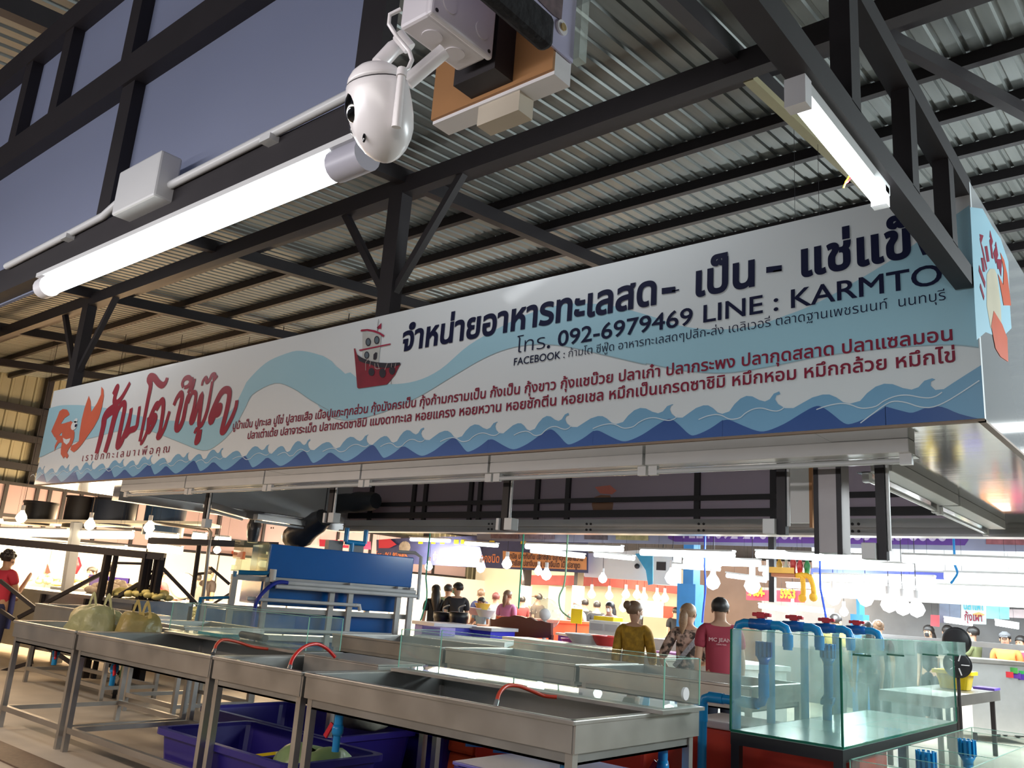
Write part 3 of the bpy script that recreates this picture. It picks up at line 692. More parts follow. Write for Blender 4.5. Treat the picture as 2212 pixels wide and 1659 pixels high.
# unlit batten lamps under the sign
OFFT = mat('unlit_tube', (.60, .62, .62), .25, 0, .03)
xs = [-1.22, -2.80, -4.10, -5.52, -6.9, -8.3, -9.7]
for i in range(6):
    x1, x0 = xs[i]-.01, xs[i+1]+.01
    t = thing('batten_lamp', 'unlit white batten lamp under the sign front, %s from its right end' % ('first', 'second', 'third', 'fourth', 'fifth', 'last and sixth')[i], 'light fixture', ((x0+x1)/2, 4.62, 2.44), 'unlit lamps under the sign front')
    MB().box(x0, 4.58, 2.375, x1, 4.70, 2.448).build('housing', OFFW, t, .004)
    MB().tube([(x0+.06, 4.64, 2.34), (x1-.06, 4.64, 2.34)], .016, 10).build('tube', OFFT, t)
    for x in (x0+.03, x1-.03): MB().box(x-.03, 4.625, 2.318, x+.03, 4.655, 2.376).build('end_holder', OFFW, t)
    MB().box(x0, 4.70, 2.372, x1, 4.78, 2.378).build('reflector', GREYM, t)
for i, (y0, y1) in enumerate(((5.15, 6.7), (6.75, 8.3))):
    t = thing('batten_lamp', 'unlit batten lamp running back under the right side of the sign, %s' % ('nearer to the corner', 'farther back'), 'light fixture', (-1.58, y0, 2.44), 'unlit lamps under the sign side') if False else \
        thing('batten_lamp', ('unlit batten lamp under the right end of the sign, the nearer one', 'unlit batten lamp under the right end of the sign, the farther one')[i], 'light fixture', (-1.58, y0, 2.44), 'unlit lamps under the sign side')
    MB().box(-1.60, y0, 2.375, -1.48, y1, 2.448).build('housing', OFFW, t, .004)
    MB().box(-1.68, y0, 2.372, -1.60, y1, 2.378).build('reflector', mat('chrome', (.6, .6, .6), .1, 1, .1), t)
    MB().tube([(-1.63, y0+.06, 2.34), (-1.63, y1-.06, 2.34)], .016, 10).build('tube', OFFT, t)
    for y in (y0+.03, y1-.03): MB().box(-1.65, y-.03, 2.318, -1.61, y+.03, 2.376).build('end_holder', OFFW, t)
for i, (p, q) in enumerate((((448, 1090), (524, 1112)), ((552, 1116), (700, 1137)))):
    a, b = at(*p, 'Z', 2.33), at(*q, 'Z', 2.33)
    t = thing('batten_lamp', ('unlit grey batten lamp under the left arm of the canopy, the nearer one', 'unlit grey batten lamp under the left arm of the canopy, beside the black bundle')[i], 'light fixture', a, 'unlit lamps under the left arm')
    MB().bar(a, b, .10, .07).build('housing', GREYM, t); MB().tube([a-V((0, 0, .06)), b-V((0, 0, .06))], .018, 10).build('tube', OFFT, t)
# hanging posts with socket boxes
for i, (px, yb, w, lab) in enumerate(((440, 1140, .05, 'dark hanging post with a grey socket box, above the warm lit stall'), (712, 1130, .06, 'dark hanging post with two grey socket boxes, above the blue tanks'), (1090, 1146, .06, 'dark hanging post with two grey socket boxes, above the navy banner'), (1690, 1155, .055, 'dark hanging post with a white socket box, left of the thick square column'), (1908, 1210, .05, 'dark hanging post with a white socket box, right of the thick square column'))):
    b = at(px, yb, 'Y', 4.95)
    t = thing('hanging_post', lab, 'post', b, 'posts hanging under the canopy')
    MB().box(b.x-w/2, 4.93, b.z, b.x+w/2, 4.98, ZB).build('post', STEEL, t)
    MB().tube([(b.x+w/2+.012, 4.95, b.z+.05), (b.x+w/2+.012, 4.95, 2.44)], .011, 8).build('conduit', OFFW, t)
    sd = -1 if i >= 3 else 1
    MB().box(b.x+sd*w/2, 4.90, b.z-.0, b.x+sd*(w/2+.075), 4.98, b.z+.09).build('socket_box', OFFW, t, .004)
    if i in (1, 2): MB().box(b.x-w/2-.03, 4.91, b.z, b.x-w/2, 4.98, b.z+.09).build('socket_box', OFFW, t, .004)
b = at(1800, 1196, 'Y', 4.97)
t = thing('hanging_column', 'thick square metal column hanging under the canopy, open at the bottom', 'column', b)
MB().box(b.x-.075, 4.90, b.z, b.x+.075, 5.04, ZB).build('casing', mat('column_grey', (.38, .35, .35), .45, .2), t)
MB().box(b.x-.08, 4.894, b.z-.01, b.x-.055, 4.902, 2.45).build('edge_trim', STEEL, t); MB().box(b.x+.05, 4.894, b.z-.01, b.x+.078, 4.902, 2.45).build('edge_trim', STEEL, t)
a = at(1745, 1125, 'Y', 5.6)
t = thing('box_sign', 'small box sign with an orange brown side, hanging left of the thick square column', 'sign', a)
MB().box(a.x-.10, 5.55, a.z-.02, a.x+.03, 5.58, 2.6).build('white_face', OFFW, t); MB().box(a.x+.03, 5.55, a.z-.05, a.x+.05, 5.95, 2.6).build('brown_side', mat('orange_board', (.42, .20, .08), .6, 0, .1), t); wires(t, [(a.x-.05, 5.565, 2.58), (a.x+.04, 5.8, 2.58)])
# ------------------------------------------------------------------ stainless sinks
ZR = .966
def sink(name, label, x0, x1, y0, y1, z=ZR, ap=.15, depth=.20, ledge=0., rail=.17, legs=True, group=None, rails=(1, 1, 1, 1)):
    t = thing(name, label, 'sink', ((x0+x1)/2, (y0+y1)/2, 0), group)
    e = .012; zb = z-depth
    b = MB()                                     # basin: inner walls and bottom
    b.box(x0+.03, y0+.03, zb, x1-.03, y1-.03-ledge, zb+e)
    for q in ((x0+.03, y0+.03, x1-.03, y0+.03+e), (x0+.03, y1-.03-e-ledge, x1-.03, y1-.03-ledge), (x0+.03, y0+.03, x0+.03+e, y1-.03-ledge), (x1-.03-e, y0+.03, x1-.03, y1-.03-ledge)):
        b.box(q[0], q[1], zb, q[2], q[3], z-.01)
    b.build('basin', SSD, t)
    a = MB()
    for q in ((x0, y0, x1, y0+.008), (x0, y1-.008, x1, y1), (x0, y0, x0+.008, y1), (x1-.008, y0, x1, y1)): a.box(q[0]+.012, q[1]+.012*(q[1] == y0), z-ap, q[2]-.012, q[3], z-.02)
    a.build('apron', SS, t)
    r = MB()
    for q in ((x0-.004, y0-.006, x1+.004, y0+.036), (x0-.004, y1-.036-ledge, x1+.004, y1+.004), (x0-.006, y0, x0+.036, y1), (x1-.036, y0, x1+.006, y1)): r.box(q[0], q[1], z-.024, q[2], q[3], z)
    r.build('rim', SS, t, .005)
    if legs:
        for x in (x0+.04, x1-.04):
            for y in (y0+.05, y1-.05): MB().box(x-.022, y-.022, 0, x+.022, y+.022, z-.10).build('leg', SS, t)
        if rails[0]: MB().box(x0+.06, y0+.03, rail-.02, x1-.06, y0+.07, rail+.025).build('stretcher', SS, t)
        if rails[1]: MB().box(x0+.06, y1-.07, rail-.02, x1-.06, y1-.03, rail+.025).build('stretcher', SS, t)
        for x in (x0+.04, x1-.04): MB().box(x-.02, y0+.07, rail-.02, x+.02, y1-.07, rail+.02).build('stretcher', SS, t)
    return t
g = 'front row of steel sinks'
sink('steel_sink', 'short steel sink holding two tied plastic bags, left end of the front row', -9.13, -7.80, 3.52, 4.74, group=g)
sink('steel_sink', 'long empty steel sink right of the sink that holds the plastic bags', -7.745, -5.64, 3.52, 4.74, group=g)
sink('steel_sink', 'short steel sink with the bright red hose arching out, over the blue tubs', -5.605, -4.585, 3.52, 4.74, group=g, rails=(0, 1))
sink('steel_sink', 'large steel sink at the right end of the front row, with glass trough behind', -4.55, -2.485, 3.52, 4.76, depth=.21, group=g, rails=(0, 1))
g = 'rear row of steel sinks'
sink('steel_sink', 'rear steel sink behind the gap between the two glass troughs', -8.25, -6.45, 6.70, 7.8, group=g)
sink('steel_sink', 'rear steel sink seen through the long glass trough', -6.40, -4.75, 6.70, 7.8, group=g)
sink('steel_sink', 'rear steel sink in front of the person in the dark red shirt', -4.70, -3.05, 6.70, 7.8, group=g)
sink('steel_sink', 'low grey steel sink standing behind the left end of the front row', -12.4, -10.2, 5.0, 5.75, z=1.0, ap=.46, depth=.3)
t = thing('steel_box', 'closed low steel box standing in the sink with the bright red hose', 'box', (-5.2, 4.4, .78))
MB().box(-5.50, 4.22, .78, -4.66, 4.66, .985).build('body', SS, t, .008); MB().box(-5.51, 4.21, .985, -4.65, 4.67, .995).build('lid', SS, t)
t = thing('drain_insert', 'dark drain cover lying in the corner of the large right sink', 'drain cover', (-2.75, 3.75, .77))
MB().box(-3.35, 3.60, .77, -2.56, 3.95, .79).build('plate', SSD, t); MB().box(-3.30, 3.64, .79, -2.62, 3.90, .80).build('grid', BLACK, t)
# ------------------------------------------------------------------ glass troughs on the sink backs
def pane(mb, x0, y0, z0, x1, y1, z1): return mb.box(x0, y0, z0, x1, y1, z1)
def glassbox(name, label, x0, x1, y0, y1, z0, z1, parts, th=.008, cat='fish tank', group=None, edge=GLASSL):
    t = thing(name, label, cat, ((x0+x1)/2, (y0+y1)/2, z0), group)
    MB().box(x0, y0, z0, x1, y0+th, z1).build('front_pane', GLASS, t); MB().box(x0, y1-th, z0, x1, y1, z1).build('back_pane', GLASS, t)
    MB().box(x0, y0+th, z0, x0+th, y1-th, z1).build('side_pane', GLASS, t); MB().box(x1-th, y0+th, z0, x1, y1-th, z1).build('side_pane', GLASS, t)
    MB().box(x0, y0, z0-th, x1, y1, z0).build('bottom_pane', GLASS, t)
    for x in parts: MB().box(x-th/2, y0+th, z0, x+th/2, y1-th, z1-.02).build('partition', GLASS, t)
    e = MB()
    for x in (x0, x1):
        for y in (y0, y1): e.box(x-.003, y-.003, z0, x+.003, y+.003, z1)
    for y in (y0+th/2, y1-th/2): e.box(x0, y-.004, z1, x1, y+.004, z1+.003)
    for x in (x0+th/2, x1-th/2): e.box(x-.004, y0, z1, x+.004, y1, z1+.003)
    e.build('ground_edge', edge, t)
    return t
t = glassbox('glass_trough', 'long low glass trough standing on the back of the large right sink', -4.50, -2.43, 4.26, 4.66, .995, 1.245, (-3.55,))
MB().box(-4.53, 4.22, .967, -2.41, 4.69, .986).build('steel_tray', SS, t)
mb = MB(); c = V((-2.43, 4.5, 1.06)); mb.tube([c-V((.01, 0, 0)), c+V((.004, 0, 0))], .035, 18); mb.build('drain_ring', WHITE, t)
t = glassbox('glass_trough', 'low glass trough on the back of the long sink in front of the blue tanks', -7.75, -5.67, 4.36, 4.70, .995, 1.25, (-6.9, -6.3))
MB().box(-7.78, 4.33, .967, -5.65, 4.72, .986).build('steel_tray', SS, t)
t = thing('cleaning_slab', 'flat teal slab and dark bar lying in the glass trough in front of the blue tanks', 'slab', (-6.9, 4.5, .995))
MB().box(-7.35, 4.42, .996, -6.95, 4.6, 1.02).build('slab', mat('teal_plastic', '2a8f98', .4), t)
t = thing('black_tube', 'short black plastic tube lying in the glass trough in front of the blue tanks', 'pipe', (-6.6, 4.5, .995))
MB().tube([(-6.85, 4.55, 1.03), (-6.42, 4.5, 1.03)], .03, 14).build('tube', BLACK, t)
# ------------------------------------------------------------------ red hoses
def hose(label, pts, r=.012, m=None):
    t = thing('red_hose', label, 'hose', pts[0], 'red hoses in the sinks')
    MB().tube(smooth(pts, 6), r, 10).build('hose', m or mat('red_rubber', 'd3261f', .35), t)
    d = (V(pts[1])-V(pts[0])).normalized(); MB().tube([V(pts[0])-d*.05, V(pts[0])+d*.01], r*1.2, 10).build('nozzle', mat('nozzle_metal', (.4, .4, .4), .3, .8), t)
    return t
RH = mat('orange_red_rubber', 'c23a22', .4)
def hp(l, Y): return [at(x, y, 'Y', Y) for x, y in l]
hose('bright red hose arching over the short sink in front of the blue tanks', [at(626, 1441, 'Y', 3.62), at(632, 1423, 'Y', 3.68), at(648, 1404, 'Y', 3.78), at(668, 1393, 'Y', 3.92), at(688, 1392, 'Y', 4.04), at(708, 1403, 'Y', 4.14), at(724, 1420, 'Y', 4.2)])
hose('orange red hose lying across the long sink, in front of the low glass trough', [at(463, 1405, 'Y', 3.62), at(468, 1392, 'Y', 3.68), at(482, 1382, 'Y', 3.78), at(510, 1386, 'Y', 3.98), at(545, 1397, 'Y', 4.15), at(578, 1402, 'Y', 4.3)], .011, RH)
hose('orange red hose curling out of the large right sink, under the long glass trough', [at(1073, 1517, 'Y', 3.62), at(1079, 1497, 'Y', 3.68), at(1095, 1482, 'Y', 3.8), at(1120, 1482, 'Y', 3.92), at(1150, 1493, 'Y', 4.05), at(1175, 1503, 'Y', 4.15), at(1203, 1506, 'Y', 4.2)], .011, RH)
# ------------------------------------------------------------------ blue drain valves under the sinks
def valve(label, x, y, z, l=.16, side=-1, tilt=0):
    t = thing('drain_valve', label, 'valve', (x, y, z), 'blue drain valves under the sinks')
    p = V((x, y, z)); d = V((math.sin(tilt), 0, -math.cos(tilt)))
    MB().tube([p, p+d*l*.45], .028, 14).build('socket', PVC, t)
    MB().lathe(p+d*l*.4, p+d*l*.75, [(0, .03), (.3, .036), (.7, .036), (1, .026)], 14).build('body', PVC, t)
    MB().tube([p+d*l*.72, p+d*l*1.25], .023, 14).build('outlet', PVC, t)
    h = p+d*l*.55
    MB().bar(h+V((side*.03, -.02, .03)), h+V((side*.075, -.03, -.05)), .03, .012, (0, 1, 0)).build('handle', REDP, t)
    return t
valve('blue drain valve with a red handle under the long sink, behind its left leg', -7.45, 3.75, .80, .20, 1)
valve('blue drain valve under the left end sink that holds the plastic bags', -8.62, 3.75, .80, .16, 1)
valve('blue drain valve with a red handle under the left end of the large right sink', -4.30, 3.62, .76, .18)
valve('large blue drain valve with red handle at the front corner of the right sink', -2.62, 3.66, .80, .24)
valve('blue drain valve with a red pipe under the back corner of the large right sink', -2.62, 4.60, .78, .26)
for i, (x, lab) in enumerate(((-3.05, 'small blue pipe tap sticking forward under the large right sink, beside the corner valve'), (-3.25, 'small blue pipe tap sticking forward under the large right sink, the left one'))):
    t = thing('drain_tap', lab, 'tap', (x, 3.95, .74)); MB().tube([(x+.22, 4.02, .735), (x-.02, 3.80, .73)], .018, 12).build('pipe', PVC, t); MB().tube([(x-.02, 3.80, .73), (x-.10, 3.73, .728)], .026, 12).build('socket', PVCD, t)
# ------------------------------------------------------------------ tubs and bins
def tub(name, label, x0, x1, y0, y1, z0, z1, m, group=None, inset=.06, cat='tub'):
    t = thing(name, label, cat, ((x0+x1)/2, (y0+y1)/2, z0), group)
    b = MB(); w = .012
    def ring(ix, z): 
        r = .07; P = []
        for cx, cy, a0 in ((x1-ix-r, y1-ix-r, 0), (x0+ix+r, y1-ix-r, 90), (x0+ix+r, y0+ix+r, 180), (x1-ix-r, y0+ix+r, 270)):
            for k in range(4): a = math.radians(a0+30*k); P.append(V((cx+r*math.cos(a), cy+r*math.sin(a), z)))
        return P
    R = [ring(inset, z0), ring(.02, z1), ring(.02+w, z1), ring(inset+w, z0+.02)]
    vs = [p for r in R for p in r]
    b.add(vs, [(k*16+j, k*16+(j+1) % 16, (k+1)*16+(j+1) % 16, (k+1)*16+j) for k in range(3) for j in range(16)]+[tuple(range(16)), tuple(range(48, 64))])
    b.build('body', m, t)
    r = MB(); A = ring(-.012, z1-.035); B = ring(-.012, z1+.008); Cc = ring(.034, z1+.008); D = ring(.034, z1-.03)
    r.add(A+B+Cc+D, [(k*16+j, k*16+(j+1) % 16, ((k+1) % 4)*16+(j+1) % 16, ((k+1) % 4)*16+j) for k in range(4) for j in range(16)])
    r.build('rim', m, t)
    return t
g = 'blue tubs under the sinks'
tub('blue_tub', 'large dark blue tub under the short sink, holding a green bag', -6.35, -4.72, 3.60, 4.42, 0, .38, BLUET, g)
tub('blue_tub', 'dark blue tub on the floor behind the tub with the green bag', -7.35, -5.5, 4.55, 5.5, 0, .36, BLUET, g)
tub('blue_tub', 'dark blue tub stacked high behind the short sink, partly hidden by a sack', -6.5, -5.3, 5.6, 6.3, .36, .70, BLUET, g)
tub('blue_tub', 'dark blue tub on the floor supporting the high stacked tub', -6.5, -5.3, 5.6, 6.3, 0, .355, BLUET, g)
tub('blue_tub', 'blue tub with a pale lid under the right end of the large right sink', -3.55, -2.45, 3.85, 4.62, .10, .56, BLUET, g)
t = thing('tub_lid', 'flat pale violet lid on the blue tub under the large right sink', 'lid', (-3, 4.2, .57)); MB().box(-3.53, 3.83, .572, -2.45, 4.64, .592).build('lid', mat('violet_plastic', '6a66b8', .35), t, .006)
def sheetbag(name, label, cat, c, rx, ry, h, m, group=None, ears=True, seed=1, tie=.3):
    rnd = random.Random(seed); t = thing(name, label, cat, c, group); c = V(c); n = 22; pr = [(0, .86), (.08, 1.0), (.25, 1.04), (.45, 1.02), (.62, .97), (.76, .90), (.88, .80), (.95, .66), (.97, .45), (.93, .2)]
    vs = []
    ph = [rnd.uniform(0, 6) for _ in range(5)]
    for tz, rr in pr:
        for j in range(n):
            a = 2*math.pi*j/n; wv = 1+.08*math.sin(3*a+ph[0]+tz*2)+(.05+.06*tz)*math.sin(7*a+ph[1]-tz*3)+rnd.uniform(-.05, .05)
            vs.append(c+V((rx*rr*wv*math.cos(a), ry*rr*wv*math.sin(a), h*tz*(1+.06*math.sin(2*a+ph[2])))))
    k = len(pr)
    MB().add(vs, [(i*n+j, i*n+(j+1) % n, (i+1)*n+(j+1) % n, (i+1)*n+j) for i in range(k-1) for j in range(n)]+[tuple(range(n))[::-1]], True).build('bag', m, t, recalc=True)
    if ears:
        for sx in (-1, 1):
            b = c+V((sx*rx*.52-.02, 0, h*.86)); q = b+V((.02, 0, h*.42))
            MB().ribbon(smooth([b+V((-.035, 0, 0)), b+V((-.03, 0, h*.20)), q, b+V((.07, .01, h*.18)), b+V((.085, .01, 0))], 4), [.075]*3+[.045]*11+[.075]*3, (0, -1, 0)).build('handle', m, t)
    return t
BAGY = mat('yellowed_plastic_bag', (.46, .36, .13), .32, 0, .35, 9, .9, trans=.25); BAGG = mat('greenish_plastic_bag', (.46, .46, .24), .32, 0, .3, 9, .9, trans=.25)
sheetbag('plastic_bag', 'large pale green plastic shopping bag standing in the left end sink', 'bag', (-8.50, 4.02, .79), .30, .24, .37, BAGG, 'bags in the left end sink', seed=3)
sheetbag('plastic_bag', 'smaller yellow brown plastic bag leaning beside the pale green one in the left end sink', 'bag', (-8.06, 4.22, .79), .18, .20, .34, BAGY, 'bags in the left end sink', seed=5)
sheetbag('green_bag', 'crumpled light green bag lying in the blue tub under the short sink', 'bag', (-5.0, 4.02, .15), .26, .24, .28, mat('green_bag_plastic', (.28, .40, .17), .4, 0, .3, 6, .6), ears=False, seed=9)
t = thing('rubber_glove', 'black and yellow work gloves lying in the blue tub under the short sink', 'gloves', (-5.55, 4.1, .2)); MB().ball((-5.52, 4.05, .22), .10, .07, .05).build('glove', BLACK, t); MB().bar((-5.62, 4.0, .27), (-5.45, 4.05, .31), .03, .02).build('cuff', YELP, t)
sheetbag('grey_sack', 'pale grey sack hanging over the tubs behind the short sink', 'sack', (-5.9, 5.2, .36), .28, .2, .36, mat('grey_sack_cloth', (.38, .36, .29), .8, 0, .2, 6, .5), ears=False, seed=12)
def bin_(label, x0, x1, y0, y1, z1, m, txt=None, name='red_bin', writing=None):
    t = thing(name, label, 'bin', ((x0+x1)/2, (y0+y1)/2, 0), 'large bins behind the sinks')
    b = MB(); b.box(x0+.03, y0+.03, 0, x1-.03, y1-.03, z1*.35); b.box(x0, y0, z1*.35, x1, y1, z1); b.build('body', m, t, .03)
    MB().box(x0-.015, y0-.015, z1, x1+.015, y1+.015, z1+.05).build('lid', mat('bin_lid_pale', (.55, .40, .38), .5), t, .01)
    if writing:
        for s, x, z, sz in writing:
            mb = MB(); letters(mb, s, (x, y0-.004, z), EX, EZ, sz, sz*1.1, -.02); mb.build('writing', mat('chalk_writing', (.75, .40, .36), .7), t, recalc=False)
    return t
bin_('red bin at the far left under the sinks, seen past the drain valve', -6.75, -5.85, 6.62-.7, 6.62-.05, .58, REDT)
bin_('orange bin between the red bin and the bin with chalk numbers', -5.75, -5.05, 5.72, 6.4, .60, ORNG, name='orange_bin')
bin_('red bin with chalk numbers written on its front, under the large sink', -4.95, -3.35, 5.62, 6.4, .62, REDT, writing=[('1065-701-0111', -4.72, .50, .105)])
bin_('large red bin under and beside the tall glass tank, with chalk writing', -3.25, -2.0, 6.05, 6.62, .70, REDT, writing=[('ตลาด', -3.12, .30, .19), ('063', -2.35, .38, .17)])
# loose caster wheel of the trolley on the left
t = thing('caster_trolley_leg', 'green trolley leg with a black caster wheel on the bare floor at left', 'trolley', (-10.4, 5.3, 0))
c = at(249, 1490, 'Y', 5.4)
MB().tube([c+V((-.01, -.02, 0)), c+V((.01, .02, 0))], .10, 22).build('wheel', BLACK, t); MB().tube([c+V((-.016, -.03, 0)), c+V((.016, .03, 0))], .055, 18).build('hub', SS, t)
MB().bar(c+V((0, 0, 0)), c+V((.10, 0, .16)), .07, .05).build('fork', SS, t); MB().bar(c+V((.10, 0, .15)), c+V((.16, .02, .75)), .05, .05).build('leg', mat('green_paint', '4a6a3a', .5), t)
# ------------------------------------------------------------------ blue tank stack
A0 = V((-9.77, 6.74, 0)); UU = V((.272, .962, 0)); NN = V((.962, -.272, 0))
def BT(s, n, z): return A0+UU*s+NN*n+V((0, 0, z))
def bbox(mb, s0, s1, n0, n1, z0, z1):
    vs = [BT(s, n, z) for z in (z0, z1) for n in (n0, n1) for s in (s0, s1)]
    return mb.add(vs, [(0, 2, 3, 1), (4, 5, 7, 6), (0, 1, 5, 4), (2, 6, 7, 3), (0, 4, 6, 2), (1, 3, 7, 5)])
st = thing('blue_tank_rack', 'stepped rack of shiny blue fish tanks on a grey frame with pipes', 'tank rack', BT(1, -.3, 0))
BLT = mat('blue_fibreglass', '1560ac', .16, 0, .08, 3, coat=.5); FRG = mat('grey_frame', (.40, .40, .39), .45, .2, .1)
TK = [(0, 2.14, -.75, 0, 1.56, 1.985), (-.02, 2.0, -.95, -.10, 1.20, 1.50), (-.45, 1.95, -.95, -.08, .84, 1.12), (-.45, 1.95, -.95, -.06, .50, .77)]
for k, q in enumerate(TK): bbox(MB(), *q).build('tank', BLT, st, .012)
for s, n, z in ((.0, .04, 1.55), (.92, .03, 1.5), (1.18, .06, 1.56), (1.92, .05, 1.56), (2.1, .08, 1.56), (-.42, .02, 1.53), (-.75, .02, 1.18), (.3, -.9, 1.5), (1.9, -.9, 1.5), (-.4, -.9, 1.15)):
    bbox(MB(), s-.035, s+.035, n-.03, n+.03, 0, z).build('post', FRG, st)
for s0, s1, z, n in ((-.45, 2.1, 1.15, .0), (-.75, 2.0, .80, .0), (-.45, 2.1, 1.53, -.02), (-.75, 2.0, .46, .0), (-.75, -.42, 1.16, .02)):
    bbox(MB(), s0, s1, n-.03, n+.03, z-.035, z+.03).build('rail', FRG, st)
for s0, s1, z, n, r in ((.15, 2.16, 1.50, .10, .028), (.1, 2.18, 1.445, .11, .028), (-.25, 1.25, 1.27, .10, .024), (-.3, 1.85, .90, .10, .024)):
    MB().tube([BT(s0, n, z), BT(s1, n, z)], r, 12).build('pipe', mat('grey_pipe', (.55, .57, .58), .35), st)
MB().tube([BT(1.25, .1, 1.27), BT(1.31, .1, 1.27), BT(1.33, .1, 1.20)], .028, 12).build('pipe', MATS['grey_pipe'], st)
MB().tube(smooth([BT(.25, .12, 1.50), BT(.12, .13, 1.50), BT(.0, .14, 1.43), BT(-.12, .14, 1.28), BT(-.14, .13, 1.12), BT(-.14, .13, .6)], 5), .026, 12).build('hose', mat('dark_blue_hose', '1c2f9a', .35), st)
MB().tube([BT(.06, .05, 1.66), BT(.06, .05, 1.5)], .045, 14).build('pump_cap', mat('grey_white_cap', (.62, .6, .56), .5), st)
MB().tube(smooth([BT(-.38, .0, 1.585), BT(-.05, .03, 1.60), BT(.0, .03, 1.62)], 3), .03, 12).build('pipe', mat('teal_pipe', '1a6f9c', .3), st)
MB().tube([BT(-.42, .0, 1.6), BT(-.43, .0, 1.27), BT(-.80, .0, 1.24), BT(-.82, .0, .7)], .026, 12).build('pipe', MATS['teal_pipe'], st)
MB().tube([BT(2.02, -.3, 2.06), BT(2.2, -.1, 2.06), BT(2.24, .02, 2.0), BT(2.24, .05, 1.4)], .026, 12).build('pipe', MATS['grey_pipe'], st)
for ss in (1.22, 1.52): MB().tube([BT(ss, -.4, 2.33), BT(ss, -.4, 2.13)], .036, 12).build('pipe', PVC, st)
MB().tube([BT(1.22, -.4, 2.13), BT(1.52, -.4, 2.13)], .036, 12).build('pipe', PVC, st); MB().tube([BT(1.32, -.4, 2.13), BT(1.32, -.4, 1.99)], .036, 12).build('pipe', PVC, st)
for s0, s1, z1 in ((1.0, 1.22, 2.14), (1.37, 1.55, 2.12)): bbox(MB(), s0, s1, -.62, -.48, 1.985, z1).build('filter_box', mat('filter_grey', (.30, .31, .31), .5), st)
t = thing('small_glass_tank', 'small square glass tank on the near end of the blue tank rack', 'fish tank', BT(-.2, -.2, 1.6))
for q in ((-.36, -.02, -.40, -.392), (-.36, -.02, 0, .008), (-.36, -.352, -.39, 0), (-.028, -.02, -.39, 0)): bbox(MB(), q[0], q[1], q[2], q[3], 1.62, 2.0).build('pane', glassm('old_tank_glass', (.92, .93, .86), haze=.08, hazecol=(.6, .55, .4)), t)
bbox(MB(), -.36, -.02, -.40, .008, 1.605, 1.62).build('bottom_pane', GLASSL, t)
# wrapped bundles above the rack
def bundle(label, pts, r, m, seed):
    rnd = random.Random(seed); t = thing('wrapped_bundle', label, 'bundle', pts[-1]); P = smooth(pts, 4)
    rr = [r*(.75+.25*math.sin(math.pi*i/(len(P)-1)))*(1+rnd.uniform(-.12, .12)) for i in range(len(P))]
    MB().tube(P, rr, 12).build('wrap', m, t); wires(t, [P[0]], .008); return t
BPL = mat('black_plastic_film', (.022, .024, .03), .3, 0, .4, 6, .6)
bundle('narrow black plastic wrapped bundle hanging left of the blue tank rack', [at(556, 1108, 'Y', 7.5), at(550, 1135, 'Y', 7.5), at(545, 1172, 'Y', 7.5)], .10, BPL, 2)
bundle('wide black plastic wrapped bundle hanging above the blue tank rack', [at(700, 1118, 'Y', 7.6), at(670, 1140, 'Y', 7.6), at(640, 1158, 'Y', 7.6), at(625, 1160, 'Y', 7.6)], .19, BPL, 4)
bundle('dark tarpaulin bundle lying along the rear of the canopy, behind the left hanging posts', [at(722, 1088, 'Y', 8.95), at(760, 1086, 'Y', 8.95), at(812, 1082, 'Y', 8.95)], .17, mat('dark_tarp', (.02, .024, .03), .6, 0, .4, 5, .5), 6)
# ------------------------------------------------------------------ tall aquarium on a black stand
AX0, AX1, AY0, AY1, AZ0, AZ1 = -2.64, -1.92, 5.50, 8.19, .78, 1.412
aq = thing('aquarium', 'tall greenish glass aquarium with partitions on a black stand, right', 'fish tank', (-2.28, 6.8, 0))
AG = glassm('aquarium_glass', (.955, .99, .978), haze=.125, hazecol=(.70, .88, .82)); th = .010
MB().box(AX0, AY0, AZ0, AX1, AY0+th, AZ1).build('front_pane', AG, aq); MB().box(AX0, AY1-th, AZ0, AX1, AY1, AZ1).build('back_pane', AG, aq)
MB().box(AX0, AY0+th, AZ0, AX0+th, AY1-th, AZ1).build('side_pane', AG, aq); MB().box(AX1-th, AY0+th, AZ0, AX1, AY1-th, AZ1).build('side_pane', AG, aq)
MB().box(AX0, AY0, AZ0-.012, AX1, AY1, AZ0).build('bottom_pane', mat('aquarium_floor', (.30, .44, .40), .2, 0, .2, 3), aq)
for p in ((1900, 1596), (1964, 1576), (2019, 1569)):
    y = at(*p, 'X', AX1).y; MB().box(AX0+th, y-.005, AZ0, AX1-th, y+.005, AZ1-.10).build('partition', AG, aq)
e = MB()
for x, y in ((AX1, AY0), (AX0, AY0), (AX1, AY1), (AX0, AY1)): e.box(x-.006, y-.006, AZ0, x+.006, y+.006, AZ1)
e.box(AX1-.006, AY0, AZ0-.008, AX1+.004, AY1, AZ0+.006); e.box(AX0, AY0-.004, AZ0-.008, AX1, AY0+.006, AZ0+.006); e.build('dark_edge', GLASSE, aq)
e = MB(); e.box(AX0, AY0, AZ1, AX1, AY0+th, AZ1+.004); e.box(AX1-th, AY0, AZ1, AX1, AY1, AZ1+.004); e.box(AX0, AY0, AZ1, AX0+th, AY1, AZ1+.004); e.build('top_edge', GLASSL, aq)
